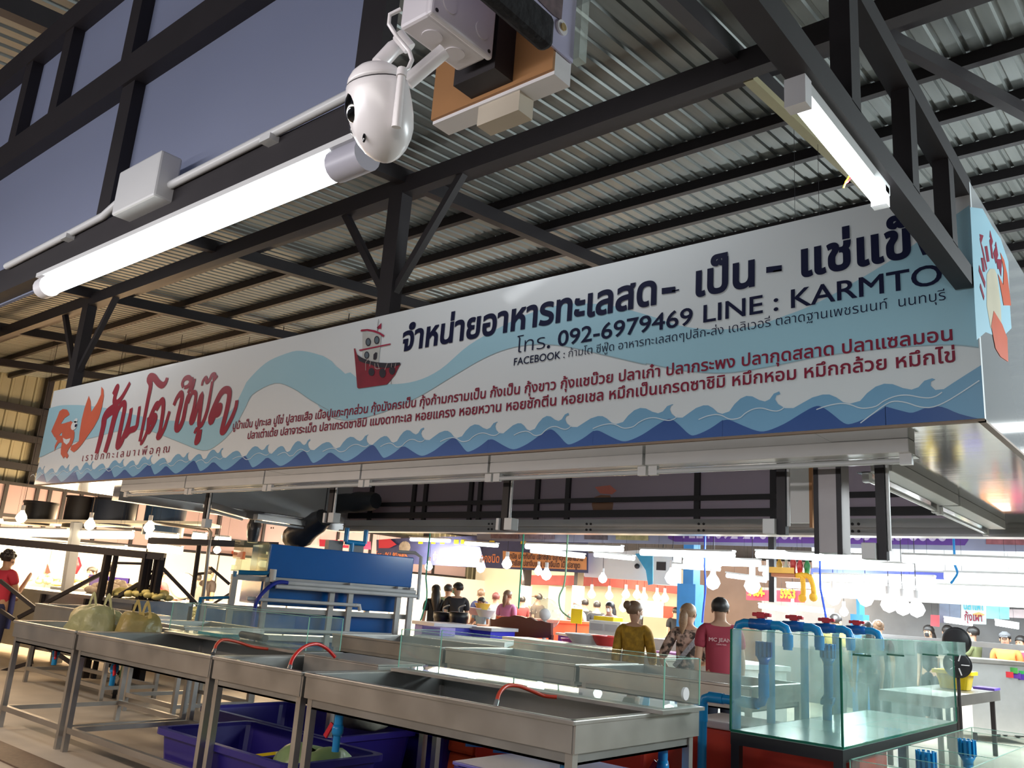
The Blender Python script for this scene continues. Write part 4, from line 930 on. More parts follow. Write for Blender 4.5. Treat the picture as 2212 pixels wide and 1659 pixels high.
for p0, p1 in (((1842, 1417), (1925, 1436)), ((1916, 1418), (1990, 1430)), ((1993, 1420), (2042, 1433)), ((2038, 1420), (2088, 1428))):
    ya, yb = at(*p0, 'X', AX1+.0).y, at(*p1, 'X', AX1+.02).y
    ya, yb = min(ya, yb), max(ya, yb)
    b = MB(); b.box(AX1, ya, 1.315, AX1+.11, ya+.26, 1.323); b.build('ledge', AG, aq); MB().box(AX1, ya-.004, 1.311, AX1+.112, ya+.004, 1.323).build('ledge_edge', GLASSE, aq)
    MB().box(AX1+.104, ya, 1.323, AX1+.11, ya+.26, 1.42).build('ledge_front', AG, aq)
    MB().box(AX1, ya-.006, 1.315, AX1+.11, ya, 1.42).build('ledge_side', AG, aq); MB().box(AX1, ya+.26, 1.315, AX1+.11, ya+.266, 1.42).build('ledge_side', AG, aq)
for x in (AX0+.03, AX1-.03):
    for y in (AY0+.03, 6.8, AY1-.03): MB().box(x-.028, y-.028, 0, x+.028, y+.028, AZ0-.07).build('leg', BLACK, aq)
for y in (AY0+.03, AY1-.03): MB().box(AX0, y-.03, AZ0-.085, AX1, y+.03, AZ0-.013).build('stand_rail', BLACK, aq)
for x in (AX0+.03, AX1-.03): MB().box(x-.03, AY0+.06, AZ0-.085, x+.03, AY1-.06, AZ0-.013).build('stand_rail', BLACK, aq)
def strainer(t, p, h=.15, r=.045, m=PVCD):
    p = V(p); MB().lathe(p, p+V((0, 0, h*.35)), [(0, r*.62), (.3, r*.62), (1, r)], 16).build('reducer', m, t)
    b = MB()
    for k in range(12):
        a = 2*math.pi*k/12; q = p+V((math.cos(a)*r, math.sin(a)*r, h*.35)); b.bar(q, q+V((0, 0, h*.65)), .016, .008, (math.cos(a), math.sin(a), 0))
    b.lathe(p+V((0, 0, h*.35)), p+V((0, 0, h*.95)), [(0, r*.86), (1, r*.86)], 14)
    b.build('slotted_cap', m, t)
def elbowed(pts, r): 
    out = []
    for i, p in enumerate(pts):
        p = V(p)
        if 0 < i < len(pts)-1:
            a = (V(pts[i-1])-p).normalized(); b = (V(pts[i+1])-p).normalized(); out += [p+a*r*1.6, p+(a+b)*r*.45, p+b*r*1.6]
        else: out.append(p)
    return out
def fitting(t, p, q, r, m=PVC): MB().tube([p, q], r, 14).build('coupling', m, t)
# overflow pipe through the left pane
yp = 5.86; P1 = at(1518, 1524, 'Y', yp); P2 = at(1650, 1522, 'Y', yp); zz = P2.z
t = thing('overflow_pipe', 'bright blue drain pipe bending through the left pane of the tall aquarium', 'pipe', (P1.x, yp, 0))
MB().tube(elbowed([(P1.x, yp, 0), (P1.x, yp, zz), (P2.x, yp, zz), (P2.x, yp, 1.22)], .032), .032, 16).build('pipe', PVC, t)
for a, b in (((P1.x, yp, zz-.17), (P1.x, yp, zz-.05)), ((P1.x+.05, yp, zz), (P1.x+.16, yp, zz)), ((AX0-.02, yp, zz), (AX0+.03, yp, zz)), ((P2.x-.18, yp, zz), (P2.x-.05, yp, zz)), ((P2.x, yp, zz+.05), (P2.x, yp, zz+.2))): fitting(t, a, b, .037)
strainer(t, (P2.x, yp, 1.19), .15, .052)
yq = 6.9; Q1 = at(1790, 1500, 'Y', yq); 
t = thing('overflow_pipe', 'blue drain pipe with a second slotted cap inside the aquarium, behind the first', 'pipe', (Q1.x, yq, AZ0))
zq = at(1740, 1508, 'Y', yq).z
MB().tube(elbowed([(-2.52, yq, AZ0+.002), (-2.52, yq, zq), (Q1.x, yq, zq), (Q1.x, yq, 1.20)], .032), .034, 16).build('pipe', PVC, t)
strainer(t, (Q1.x, yq, 1.18), .16, .055, PVC)
for k, y in enumerate((5.86, 6.44, 7.10, 7.82)):
    xL, x, zt = -2.77, -2.40, 1.455
    t = thing('supply_pipe', 'blue water pipe with a red valve handle arching over the aquarium, %s from the front' % ('first', 'second', 'third', 'fourth')[k], 'pipe', (xL, y, 0), 'valved pipes over the aquarium')
    MB().tube(elbowed([(xL, y, 0), (xL, y, zt), (x, y, zt), (x, y, 1.30)], .034), .031, 14).build('pipe', PVC, t)
    MB().lathe((xL+.10, y, zt), (x-.11, y, zt), [(0, .036), (.3, .036), (.5, .044), (.7, .036), (1, .036)], 14).build('valve_body', PVCD, t)
    xm = (xL+x)/2; MB().tube([(xm, y, zt+.03), (xm, y, zt+.055)], .022, 12).build('stem', PVCD, t)
    h = MB(); h.box(xm-.065, y-.02, zt+.052, xm+.065, y+.02, zt+.078); h.box(xm-.03, y-.028, zt+.04, xm+.03, y+.028, zt+.082); h.build('handle', REDP, t, .006)
    fitting(t, (x, y, 1.40), (x, y, 1.32), .036)
# lower glass tanks at the right edge
LX0, LX1, LY0, LY1, LZ1 = -1.90, -1.345, 5.56, 8.6, .715
t = glassbox('low_aquarium', 'low row of glass tanks on the floor stand right of the tall aquarium', LX0, LX1, LY0, LY1, .22, LZ1, (), .008, edge=GLASSL)
for p in ((1844, 1620), (1915, 1603), (2000, 1585), (2045, 1574)):
    y = at(*p, 'Z', LZ1).y; MB().box(LX0+.01, y-.004, .22, LX1-.01, y+.004, LZ1).build('partition', GLASS, t)
    MB().box(LX0+.01, y-.004, LZ1, LX1-.01, y+.004, LZ1+.003).build('partition_edge', GLASSL, t)
MB().box(LX0, LY0, 0, LX1, LY1, .20).build('stand', mat('stand_grey', (.25, .27, .27), .5), t)
for i, (px, py) in enumerate(((2000, 1622), (2088, 1597))):
    y = (6.2, 7.35)[i]; p = at(px, py, 'Y', y)
    t = thing('strainer_cap', ('bright blue slotted drain cap standing in the low glass tank, nearer one', 'bright blue slotted drain cap standing in the low glass tank, farther one')[i], 'drain cap', (p.x, y, .22), 'slotted caps in the low tank')
    MB().tube([(p.x, y, .222), (p.x, y, p.z-.16)], .034, 14).build('pipe', PVC, t); strainer(t, (p.x, y, p.z-.17), .17, .058, PVC)
# ------------------------------------------------------------------ people
SKIN = mat('skin', (.50, .29, .19), .5, 0, .06, 9); HAIRB = mat('black_hair', (.018, .014, .013), .45, 0, .3, 60); HAIRL = mat('light_brown_hair', (.30, .19, .11), .45, 0, .4, 60)
HAIRR = mat('brown_hair', (.17, .10, .06), .45, 0, .4, 60)
MASKB = mat('black_mask', (.02, .02, .022), .7); MASKW = mat('white_mask', (.75, .76, .76), .7); MASKG = mat('green_mask', (.25, .55, .45), .7)
def skinned(name, verts, edges, rad, m, parent, sub=1, root=0):
    me = bpy.data.meshes.new(name); me.from_pydata([V(v) for v in verts], edges, [])
    o = bpy.data.objects.new(name, me); COL.objects.link(o)
    sk = o.modifiers.new('s', 'SKIN'); sk.use_smooth_shade = True
    sd = o.modifiers.new('u', 'SUBSURF'); sd.levels = sub; sd.render_levels = sub
    for i, r in enumerate(rad): me.skin_vertices[0].data[i].radius = r if isinstance(r, tuple) else (r, r)
    for i in range(len(verts)): me.skin_vertices[0].data[i].use_root = (i == root)
    bpy.context.view_layer.update()
    m2 = bpy.data.meshes.new_from_object(o.evaluated_get(bpy.context.evaluated_depsgraph_get()))
    bpy.data.objects.remove(o); bpy.data.meshes.remove(me)
    m2.name = name; m2.materials.clear(); m2.materials.append(m)
    for p in m2.polygons: p.use_smooth = True; p.material_index = 0
    o = bpy.data.objects.new(name, m2); COL.objects.link(o); o.parent = parent; ORG[o.name] = V((0, 0, 0))
    return o
HANG = ((-.02, -.02, -.185), (-.015, .03, -.345)); FWD = ((-.02, .02, -.18), (.01, .17, -.20)); AKIM = ((-.075, -.05, -.165), (-.005, .05, -.29)); REACH = ((-.03, .06, -.165), (-.01, .22, -.16))
UP = ((-.02, .06, -.165), (.03, .17, -.03))
def person(label, loc, face, H, shirt, pants, hair=HAIRB, style='short', L=HANG, R=HANG, sleeve=.55, mask=None, female=False, fingers=False, headturn=0., group=None, apron=None, cap=None, sub=1, lean=0., pitch=0.):
    t = thing('person', label, 'person', (0, 0, 0), group)
    W = .92 if female else 1.0; sw = .108*W
    def P(x, y, z): return V((x*H, y*H+lean*max(0, z-.52)*H, z*H-abs(lean)*max(0, z-.52)*.25*H))
    v = []; e = []; r = []
    def a(p, rad, par=None): v.append(p); r.append(tuple(q*H for q in rad) if isinstance(rad, tuple) else rad*H); n = len(v)-1; (e.append((par, n)) if par is not None else None); return n
    pel = a(P(0, 0, .53), (.085*(1.06 if female else 1), .062)); wai = a(P(0, 0, .61), (.074*W, .055), pel); che = a(P(0, .002, .72), (.088*W, .062), wai); nb = a(P(0, -.004, .80), (.062, .045), che)
    nk = a(P(0, .0, .845), .025, nb)
    ht = V((math.sin(headturn), math.cos(headturn)))
    def HP(f, s, z): q = P(0, 0, z); return q+V((ht.x*f*H+ht.y*s*H, ht.y*f*H-ht.x*s*H, -pitch*f*H))
    jw = a(HP(.014, 0, .888), (.038, .042), nk); cr = a(HP(.002, 0, .935), (.047, .055), jw); tp = a(HP(0, 0, .970), (.032, .038), cr)
    a(HP(.060, 0, .905), .0075, jw)
    arms = {}
    for sx, A in ((-1, L), (1, R)):
        sh = a(P(sx*sw*.72, -.004, .800), .036*W, nb if True else che); s2 = a(P(sx*sw, -.004, .785), .031*W, sh)
        S_ = V((sx*sw, -.004, .785))
        def AP(o): return P(S_.x-sx*o[0] if False else S_.x+sx*(-o[0]), S_.y+o[1], S_.z+o[2])
        el = a(AP(A[0]), .0235*W, s2); wr = a(AP(A[1]), .0165*W, el)
        arms[sx] = (v[s2].copy(), v[el].copy(), v[wr].copy())
        d = (v[wr]-v[el]).normalized(); pm = a(v[wr]+d*.035*H, (.022, .012), wr)
        side = d.cross(V((0, 1, 0)) if abs(d.y) < .9 else V((0, 0, 1))).normalized(); nrm = side.cross(d)
        if fingers:
            k = a(v[wr]+d*.055*H, (.021, .010), pm)
            for q in range(4):
                o_ = side*((q-1.5)*.0105*H); c1 = a(v[k]+o_+d*.018*H, .0058, k); c2 = a(v[c1]+d*(.017-.003*abs(q-1.3))*H+nrm*.006*H, .0050, c1); a(v[c2]+d*.010*H+nrm*.010*H, .0044, c2)
            c1 = a(v[pm]+side*sx*.020*H+d*.004*H+nrm*.006*H, .0062, pm); a(v[c1]+side*sx*.008*H+d*.020*H, .0052, c1)
        else: a(v[wr]+d*.085*H, (.017, .009), pm)
    legs = {}
    for sx in (-1, 1):
        hp = a(P(sx*.046, 0, .485), .052, pel); kn = a(P(sx*.052, .006, .28), .033, hp); ak = a(P(sx*.055, -.012, .052), .020, kn); a(P(sx*.058, .05, .022), (.021, .016), ak); legs[sx] = (v[hp], v[kn], v[ak])
    body = skinned('body', v, e, r, SKIN, t, sub)
    # clothes follow the body
    g = .0095
    cv = [v[pel]+V((0, 0, -.055*H)), v[wai], v[che], v[nb]]; cr_ = [(.097*H*(1.05 if female else 1), .074*H), (.086*W*H, .066*H), (.100*W*H, .074*H), (.064*H, .050*H)]; ce = [(0, 1), (1, 2), (2, 3)]
    for sx in (-1, 1):
        s2, el, wr = arms[sx]; n = len(cv)
        cv += [V((s2.x*.74, s2.y, s2.z+.012*H)), s2]; cr_ += [(.047*W*H,)*2, (.043*W*H,)*2]; ce += [(3, n), (n, n+1)]
        if sleeve <= 1: cv.append(s2+(el-s2)*sleeve); cr_.append(((.038*W*H),)*2); ce.append((n+1, n+2))
        else: cv += [el, el+(wr-el)*(sleeve-1)]; cr_ += [(.036*H,)*2, (.030*H,)*2]; ce += [(n+1, n+2), (n+2, n+3)]
    skinned('shirt', cv, ce, cr_, shirt, t, sub)
    pv = [v[pel]+V((0, 0, .045*H)), v[pel]+V((0, 0, -.02*H))]; pr = [(.088*H, .066*H), (.094*H, .071*H)]; pe = [(0, 1)]
    for sx in (-1, 1):
        hp, kn, ak = legs[sx]; n = len(pv); pv += [hp, kn, ak+V((0, 0, .01*H))]; pr += [(.060*H,)*2, (.045*H,)*2, (.036*H,)*2]; pe += [(1, n), (n, n+1), (n+1, n+2)]
    skinned('trousers', pv, pe, pr, pants, t, sub)
    for sx in (-1, 1):
        ak = legs[sx][2]; MB().ball((ak.x, ak.y+.03*H, .020*H), .028*H, .062*H, .02*H, 10, 6).build('shoe', BLACK, t)
    # hair
    hd = HP(-.006, 0, .942); hm = MB()
    def hairball(c, rx, ry, rz, lo, nu=14, nv=9):
        vs = []; k = 0
        for i in range(nv+1):
            for j in range(nu):
                ph = 2*math.pi*j/nu; th = math.pi*(lo+.11-.24*max(0., math.sin(ph))**.7)*i/nv
                lx, ly, lz = rx*math.sin(th)*math.cos(ph), ry*math.sin(th)*math.sin(ph), rz*math.cos(th)
                jit = 1+.03*math.sin(7*ph+5*th)
                vs.append(c+V((lx*ht.y*jit+ly*ht.x, -lx*ht.x+ly*ht.y*jit, lz*jit)))
        hm.add(vs, [(i*nu+j, (i+1)*nu+j, (i+1)*nu+(j+1) % nu, i*nu+(j+1) % nu) for i in range(nv) for j in range(nu)], True)
    hairball(hd, .0545*H, .063*H, .054*H, .60 if style == 'short' else .64)
    if style in ('curly',):
        rnd = random.Random(3)
        for q in range(26):
            th = rnd.uniform(0, 6.28); ph = rnd.uniform(-.1, 1.4); hm.ball(hd+V((math.cos(th)*math.cos(ph)*.05*H, math.sin(th)*math.cos(ph)*.055*H, math.sin(ph)*.055*H)), .018*H, nu=8, nv=5)
    if style == 'long': hm.tube([HP(-.028, 0, .95), HP(-.044, 0, .88), HP(-.052, 0, .80), HP(-.056, 0, .70)], [.040*H, .056*H, .056*H, .022*H], 12)
    if style == 'tail': hm.tube([HP(-.040, 0, .945), HP(-.062, 0, .915), HP(-.060, -.006, .86), HP(-.062, -.01, .79)], [.022*H, .030*H, .030*H, .008*H], 12)
    if style == 'bun': hm.ball(HP(-.062, .004, .962), .031*H)
    if style == 'hijab': pass
    if style == 'hijab': hm = MB(); hairball(HP(-.002, 0, .935), .056*H, .064*H, .056*H, .72); hm.tube([HP(0, 0, .875), HP(0, 0, .80), HP(0, 0, .73)], [.058*H, .088*H, .098*H], 16)
    hm.build('headscarf' if style == 'hijab' else 'hair', hair, t)
    for sx in (-1, 1):
        if style in ('short', 'curly', 'bun', 'tail'): MB().ball(HP(.002, sx*.046, .915), .008*H, .012*H, .017*H, 8, 6).build('ear', SKIN, t)
        MB().ball(HP(.050, sx*.018, .925), .0055*H, .0045*H, .0045*H, 8, 5).build('eye', BLACK, t)
    if mask: 
        mm = MB(); nn = []
        for z, f, s in ((.912, .060, .036), (.897, .066, .038), (.872, .058, .030)):
            nn += [HP(f*(.62 if abs(k) == 1 else 1)*(1 if k == 0 else (.86 if abs(k) == .5 else .62)), s*k, z) for k in (-1, -.5, 0, .5, 1)]
        mm.add(nn, [(i*5+j, i*5+j+1, (i+1)*5+j+1, (i+1)*5+j) for i in range(2) for j in range(4)], True); mm.build('face_mask', mask, t)
    else: MB().tube([HP(.052, -.010, .887), HP(.055, 0, .886), HP(.052, .010, .887)], .0028*H, 6).build('mouth', mat('lips', (.30, .10, .09), .5), t)
    if apron: 
        mm = MB(); x0 = .072*H; y_ = .082*H
        pts = [P(-.04, .083, .78), P(.04, .083, .78), P(.085, .078, .64), P(.09, .082, .50), P(.085, .082, .33), P(-.085, .082, .33), P(-.09, .082, .50), P(-.085, .078, .64)]
        mm.poly(pts, (0, .006, 0)); mm.build('apron', apron, t)
    if cap: MB().lathe(HP(0, 0, .945), HP(0, 0, .998), [(0, .056*H), (.5, .052*H), (1, .02*H)], 14).build('cap', cap, t); MB().bar(HP(.05, 0, .95), HP(.095, 0, .944), .07*H, .008*H).build('cap_brim', cap, t)
    t.location = loc; t.rotation_euler = (0, 0, face)
    return t
def away(p, off=0.): return math.atan2(-p[0], p[1])+off
def stand(px, py, H, Y0=None):
    """foot point of somebody of height H whose head top is seen at px, py, standing about Y0 metres deep"""
    p = at(px, py, 'Y', Y0); return (p.x, p.y, 0), p.z
def who(label, px, py, Y, off=0., **k):
    p = at(px, py, 'Y', Y); H = p.z/.998
    k.setdefault('mask', None)
    return person(label, (p.x, p.y, 0), away(p, off), H, **k)
def cloth(n, c, var=.1, sc=6, con=None): return mat('cloth_'+n, c, .8, 0, var, sc, con=con)
RED = cloth('dark_red', (.33, .035, .06), .05); DENIM = cloth('dark_denim', (.02, .024, .045)); BLK = cloth('black', (.012, .012, .015)); 
MUST = cloth('mustard', (.34, .19, .012), .28, 14, (.4, .62)); PATT = cloth('brown_print', (.26, .18, .14), .85, 16, (.42, .56)); OLIVE = cloth('olive', (.20, .22, .10)); NVY = cloth('navy', (.02, .025, .08))
pm = who('person with back turned in a dark red T-shirt, behind the rear steel sink', 1556, 1289, 8.35, .12, shirt=RED, pants=DENIM, fingers=True, sub=2, headturn=.25, L=((-.025, -.01, -.185), (-.01, .03, -.345)))
Hm = at(1556, 1289, 'Y', 8.35).z/.998
mb = MB(); letters(mb, 'MC JEANS', (0, -.0745*Hm-.008, .735*Hm), (1, 0, 0), (0, 0, 1), .075, .05, .02, fit=.25, align='C')
letters(mb, 'CASUAL WEAR', (0, -.0745*Hm-.008, .715*Hm), (1, 0, 0), (0, 0, 1), .03, .018, .02, fit=.10, align='C')
mb.v = [p for p in mb.v]; o = mb.build('shirt_print', mat('print_pink', (.62, .38, .38), .7), None, recalc=False); o.parent = pm
pw = who('person with back turned in a mustard yellow blouse, hair in a bun', 1372, 1297, 8.5, -.25, shirt=MUST, pants=BLK, hair=HAIRR, style='bun', female=True, sleeve=1.75, fingers=True, sub=2, headturn=.85, R=((-.03, .03, -.17), (-.0, .17, -.215)), mask=MASKW)
pp = who('person with a fair ponytail, patterned brown blouse and grey shoulder strap', 1488, 1302, 8.75, -.05, shirt=PATT, pants=BLK, hair=HAIRL, style='tail', female=True, sleeve=1.0, fingers=True, sub=2, headturn=.5, L=AKIM, R=((-.02, .05, -.175), (.05, .15, -.2)))
Hp = at(1488, 1302, 'Y', 8.75).z/.998
o = MB().ribbon(smooth([V((.085, -.035, .80))*Hp, V((.05, -.072, .75))*Hp, V((-.02, -.088, .66))*Hp, V((-.085, -.075, .575))*Hp], 5), .05, (0, -1, .2)).build('shoulder_strap', mat('grey_check_strap', (.30, .31, .33), .7, 0, .7, 60), None, recalc=False); o.parent = pp
# left stall
who('vendor with curly hair, red vest and blue apron drinking at the far left', 22, 1189, 5.15, -.9, shirt=cloth('bright_red', (.50, .03, .06)), pants=NVY, style='curly', R=UP, L=FWD, sleeve=.5, apron=cloth('blue_apron', (.10, .12, .34)), mask=MASKB)
who('person in a pale pink shirt and white mask leaning over the lit food counter', 214, 1219, 7.6, 2.3, shirt=cloth('pale_pink', (.50, .30, .24)), pants=BLK, mask=MASKW, R=REACH, L=FWD, lean=.2)
who('person with tied hair in a dark top with yellow collar, at the lit food counter', 244, 1213, 7.6, -1.2, shirt=cloth('black_yellow', (.035, .035, .03)), pants=BLK, style='bun', R=FWD, L=FWD, female=True)
who('person in red reaching over crates beyond the scaffold frame', 352, 1228, 8.9, -1.0, shirt=cloth('crate_red', (.45, .05, .06)), pants=DENIM, R=REACH, L=REACH, mask=MASKW)
who('person in a grey shirt behind the tall thin pipe frame at the left', 428, 1238, 9.7, .2, shirt=cloth('grey', (.18, .17, .16)), pants=BLK)
who('person in a beige cap and dark T-shirt, right of the pipe frame', 455, 1224, 10.1, -.9, shirt=cloth('charcoal', (.035, .028, .03)), pants=DENIM, cap=cloth('beige_cap', (.36, .26, .16)), mask=MASKW)
# middle aisle
who('person with long black hair in a dark T-shirt, right of the blue tank rack', 943, 1262, 12.2, .15, shirt=BLK, pants=DENIM, style='long', female=True)
who('person in an olive shirt between the two people in black', 970, 1261, 13.4, .3, shirt=OLIVE, pants=DENIM, headturn=.8)
who('person in a black T-shirt with green mask, back turned, beside the black tubs', 990, 1257, 12.4, .1, shirt=cloth('washed_black', (.022, .02, .024)), pants=BLK, headturn=-1.1, mask=MASKG)
who('person in a navy shirt standing behind the white masked vendor', 1040, 1271, 14.6, .5, shirt=NVY, pants=BLK, headturn=.4, hair=HAIRR)
who('vendor with a white mask and pale blue sleeves bending over a bowl', 1046, 1287, 13.6, 2.6, shirt=cloth('pale_blue', (.35, .55, .70)), pants=BLK, mask=MASKW, R=REACH, L=REACH, female=True, style='tail', lean=.15)
who('person in a light grey shirt with reddish hair, left of the pink shirt', 1072, 1279, 14.5, .2, shirt=cloth('light_grey', (.42, .43, .43)), pants=DENIM, hair=mat('reddish_hair', (.16, .045, .04), .5, 0, .3, 50))
who('person in a pink short sleeved shirt with a white mask, behind the brown headboard', 1098, 1274, 13.6, -.5, shirt=cloth('pink', (.52, .20, .36)), pants=BLK, hair=HAIRR, style='tail', female=True, mask=MASKW)
who('person in a brown shirt looking at a phone near the red crates', 1163, 1281, 17.0, .9, shirt=cloth('brown', (.16, .09, .06)), pants=cloth('grey_trousers', (.2, .18, .16)), R=UP, cap=cloth('brown_cap', (.14, .07, .04)))
who('person in a dark red top standing at the red crates behind the pink shirt', 1128, 1287, 16.6, .1, shirt=cloth('maroon', (.20, .03, .03)), pants=BLK)
who('person in a beige headscarf with a green mask, behind the white fan', 1247, 1291, 15.0, 2.7, shirt=cloth('beige_top', (.45, .38, .33)), pants=BLK, hair=cloth('headscarf', (.50, .42, .36)), style='hijab', mask=MASKG, female=True)
who('slim person in black with back turned, right of the beige headscarf', 1264, 1292, 16.5, .2, shirt=BLK, pants=BLK)
who('person in black with back turned, left of the mauve blouse', 1290, 1297, 16.3, .1, shirt=BLK, pants=DENIM)
who('person in a mauve blouse with long dark hair and white mask, behind the yellow box', 1318, 1298, 14.2, 2.6, shirt=cloth('mauve', (.40, .27, .36)), pants=BLK, style='long', female=True, mask=MASKW)
who('small distant person in black near the blue column', 1460, 1311, 19.0, .3, shirt=BLK, pants=BLK)
who('person with dark hair in a yellow top behind the aquarium pipes', 1805, 1324, 13.5, -.7, shirt=cloth('yellow', (.6, .48, .08)), pants=BLK)
who('person with long dark hair in black, right of the last red valve', 1872, 1340, 13.0, .2, shirt=BLK, pants=BLK, style='long', female=True)
who('person in a dark top with hair in a red tie, behind the grey rail', 1896, 1338, 14.0, .1, shirt=cloth('plum', (.06, .015, .02)), pants=BLK, style='bun', female=True, hair=HAIRR)
who('person with a black face mask looking over the grey rail', 2005, 1349, 16.0, 2.75, shirt=BLK, pants=BLK, style='long', female=True, mask=MASKB)
who('person in a grey top behind the black fan', 2046, 1349, 16.4, .3, shirt=cloth('mid_grey', (.30, .28, .30)), pants=BLK)
who('person in an olive T-shirt bending over the counter at the right', 2100, 1352, 16.1, 1.2, shirt=OLIVE, pants=BLK, R=REACH, L=REACH, mask=MASKW)
who('person in an orange shirt and grey cap facing the camera, right edge', 2170, 1364, 15.8, 3.0, shirt=cloth('orange', (.72, .24, .06)), pants=BLK, cap=cloth('grey_cap', (.12, .12, .13)))
who('person in a pink red top at the very right edge', 2204, 1372, 16.0, 2.6, shirt=cloth('pink_red', (.55, .06, .12)), pants=BLK)
# ------------------------------------------------------------------ left: pink sign backs on the wall, warm lit food stall, scaffold
PINK = mat('pink_sign_back', (.46, .33, .34), .75, 0, .08, 1.2)
s = thing('pink_sign_back', 'long pinkish back of a stall sign with dark studs, along the left wall', 'sign', (-19, 12, 2.5))
MB().box(-19.02, 4.5, 2.06, -19.0, 20.5, 3.08).build('sheet', PINK, s)
for z in (2.06, 2.42, 3.06): MB().box(-18.99, 4.5, z-.03, -18.93, 20.5, z+.03).build('rail', STEEL, s)
for y in (6.0, 6.65, 7.25, 7.5, 7.8, 8.15, 8.55, 9.4, 10.3, 11.5, 12.8, 14, 15.2, 16.4, 17.6, 19): MB().box(-18.99, y-.035, 2.06, -18.94, y+.035, 3.06).build('stud', STEEL, s)
CREAM = mat('cream_panel', (.80, .72, .58), .6, 0, .06, 2); WPAN = mat('white_panel', (.80, .80, .78), .5, 0, .05, 2)
t = thing('stall_backdrop', 'bright cream back wall panels of the warm lit stall on the left', 'panel', (-18.5, 9, 0))
for i, (y0, y1) in enumerate(((4.8, 6.5), (6.55, 8.0), (8.05, 9.6), (9.65, 11.4), (11.45, 13.5), (13.55, 17), (17.05, 21))): MB().box(-18.62, y0, .0, -18.58, y1, 2.02).build('panel', CREAM if i < 2 else WPAN, t)
t = thing('picture_panel', 'white panel with blue bottle pictures behind the left food counter', 'panel', (-18.5, 9, 1))
MB().box(-18.56, 7.6, .95, -18.54, 9.5, 1.98).build('sheet', WPAN, t)
for i, (px, py) in enumerate(((172, 1231), (196, 1230), (170, 1252), (196, 1252))):
    c = at(px, py, 'X', -18.53); mb = MB(); mb.poly([c+V((0, math.cos(a)*.13, math.sin(a)*.10)) for a in [k*.6 for k in range(11)]]); mb.build('picture', mat('pale_blue_print', (.30, .42, .55), .5, 0, .5, 20), t)
t = thing('warning_pennant', 'small dark triangular pennant on the cream stall panel', 'pennant', at(103, 1228, 'X', -18.55))
MB().poly([at(102, 1217, 'X', -18.5), at(110, 1240, 'X', -18.5), at(97, 1238, 'X', -18.5)], (.01, 0, 0)).build('cloth', mat('dark_brown_cloth', (.08, .03, .025), .7), t)
t = thing('rolled_umbrella', 'rolled red umbrella leaning beside the picture panel', 'umbrella', at(166, 1225, 'X', -18)); MB().lathe(at(169, 1203, 'X', -18), at(164, 1240, 'X', -18), [(0, .02), (.5, .09), (1, .02)], 10).build('canopy', REDP, t)
# counters
t = thing('food_counter', 'long steel front food counter under warm tubes at the far left', 'counter', (-16, 7.3, 0))
zc_ = 1.12
c0, c1 = at(23, 1268, 'Z', zc_), at(292, 1297, 'Z', zc_)
d_ = (c1-c0).normalized(); nn_ = V((-d_.y, d_.x, 0)); c0 = c0-d_*1.5
def slab(mb, p, q, dep, z0, z1):
    vs = [V((e.x, e.y, z)) for z in (z0, z1) for e in (p, q, q+nn_*dep, p+nn_*dep)]
    return mb.add(vs, [(0, 3, 2, 1), (4, 5, 6, 7), (0, 1, 5, 4), (1, 2, 6, 5), (2, 3, 7, 6), (3, 0, 4, 7)])
slab(MB(), c0, c1, .9, zc_-.05, zc_).build('top', SS, t)
slab(MB(), c0+nn_*.05, c1+nn_*.05, .8, .25, zc_-.05).build('front', SS, t)
for k in range(5):
    p = c0+(c1-c0)*(k/4)+nn_*.02; MB().bar((p.x, p.y, 0), (p.x, p.y, zc_-.05), .06).build('leg', STEEL, t)
def heap(name, label, cat, c, rx, ry, h, m, n, r, seed, kind=None):
    rnd = random.Random(seed); mb = MB(); c = V(c)
    mb.lathe(c, c+V((0, 0, h*.6)), [(0, max(rx, ry)*.0+.01), (.01, .01), (1, .01)], 6)
    for i in range(n):
        a = rnd.uniform(0, 6.28); q = math.sqrt(rnd.random()); z = h*(1-q*q)*rnd.uniform(.5, 1)
        mb.ball(c+V((math.cos(a)*q*rx, math.sin(a)*q*ry, z+r*.6)), r*rnd.uniform(.7, 1.3), r*rnd.uniform(.7, 1.3), r*rnd.uniform(.5, .9), 8, 5)
    o = mb.build(name, m, None); o.location = (0, 0, 0); tag(o, label, cat, None, 'stuff'); return o
YF = mat('yellow_food', (.75, .55, .18), .6, 0, .35, 12); WF = mat('pale_food', (.72, .58, .42), .6, 0, .25, 12); GF = mat('yellow_green_food', (.74, .66, .26), .6, 0, .3, 14)
for (px, py, rx, m, sd, lab) in ((70, 1262, 1.3, WF, 1, 'pale heap of food along the lit counter right of the vendor in red'), (130, 1268, .7, YF, 2, 'golden heap of food beside the stacked trays'), (205, 1283, .6, WF, 3, 'pale heap of food in front of the masked person on the left'), (262, 1292, .6, GF, 4, 'yellow green heap of vegetables at the counter end')):
    p = at(px, py, 'Z', zc_)+nn_*.3; heap('food_heap', lab, 'food', (p.x, p.y, zc_), rx, .32, .16, m, 60, .07, sd)
t = thing('purple_crate', 'purple plastic crate standing on the lit food counter', 'crate', at(172, 1278, 'Z', zc_)); p = at(172, 1276, 'Z', zc_)+nn_*.5
tubm = mat('purple_plastic', '6a4ac8', .4); b = MB(); b.box(p.x-.30, p.y-.18, zc_, p.x+.30, p.y+.18, zc_+.03); 
for q in ((-.32, -.2, .32, -.18), (-.32, .18, .32, .2), (-.32, -.2, -.30, .2), (.30, -.2, .32, .2)): b.box(p.x+q[0], p.y+q[1], zc_, p.x+q[2], p.y+q[3], zc_+.26)
b.build('body', tubm, t); MB().box(p.x-.34, p.y-.22, zc_+.24, p.x+.34, p.y-.19, zc_+.28).build('rim', tubm, t)
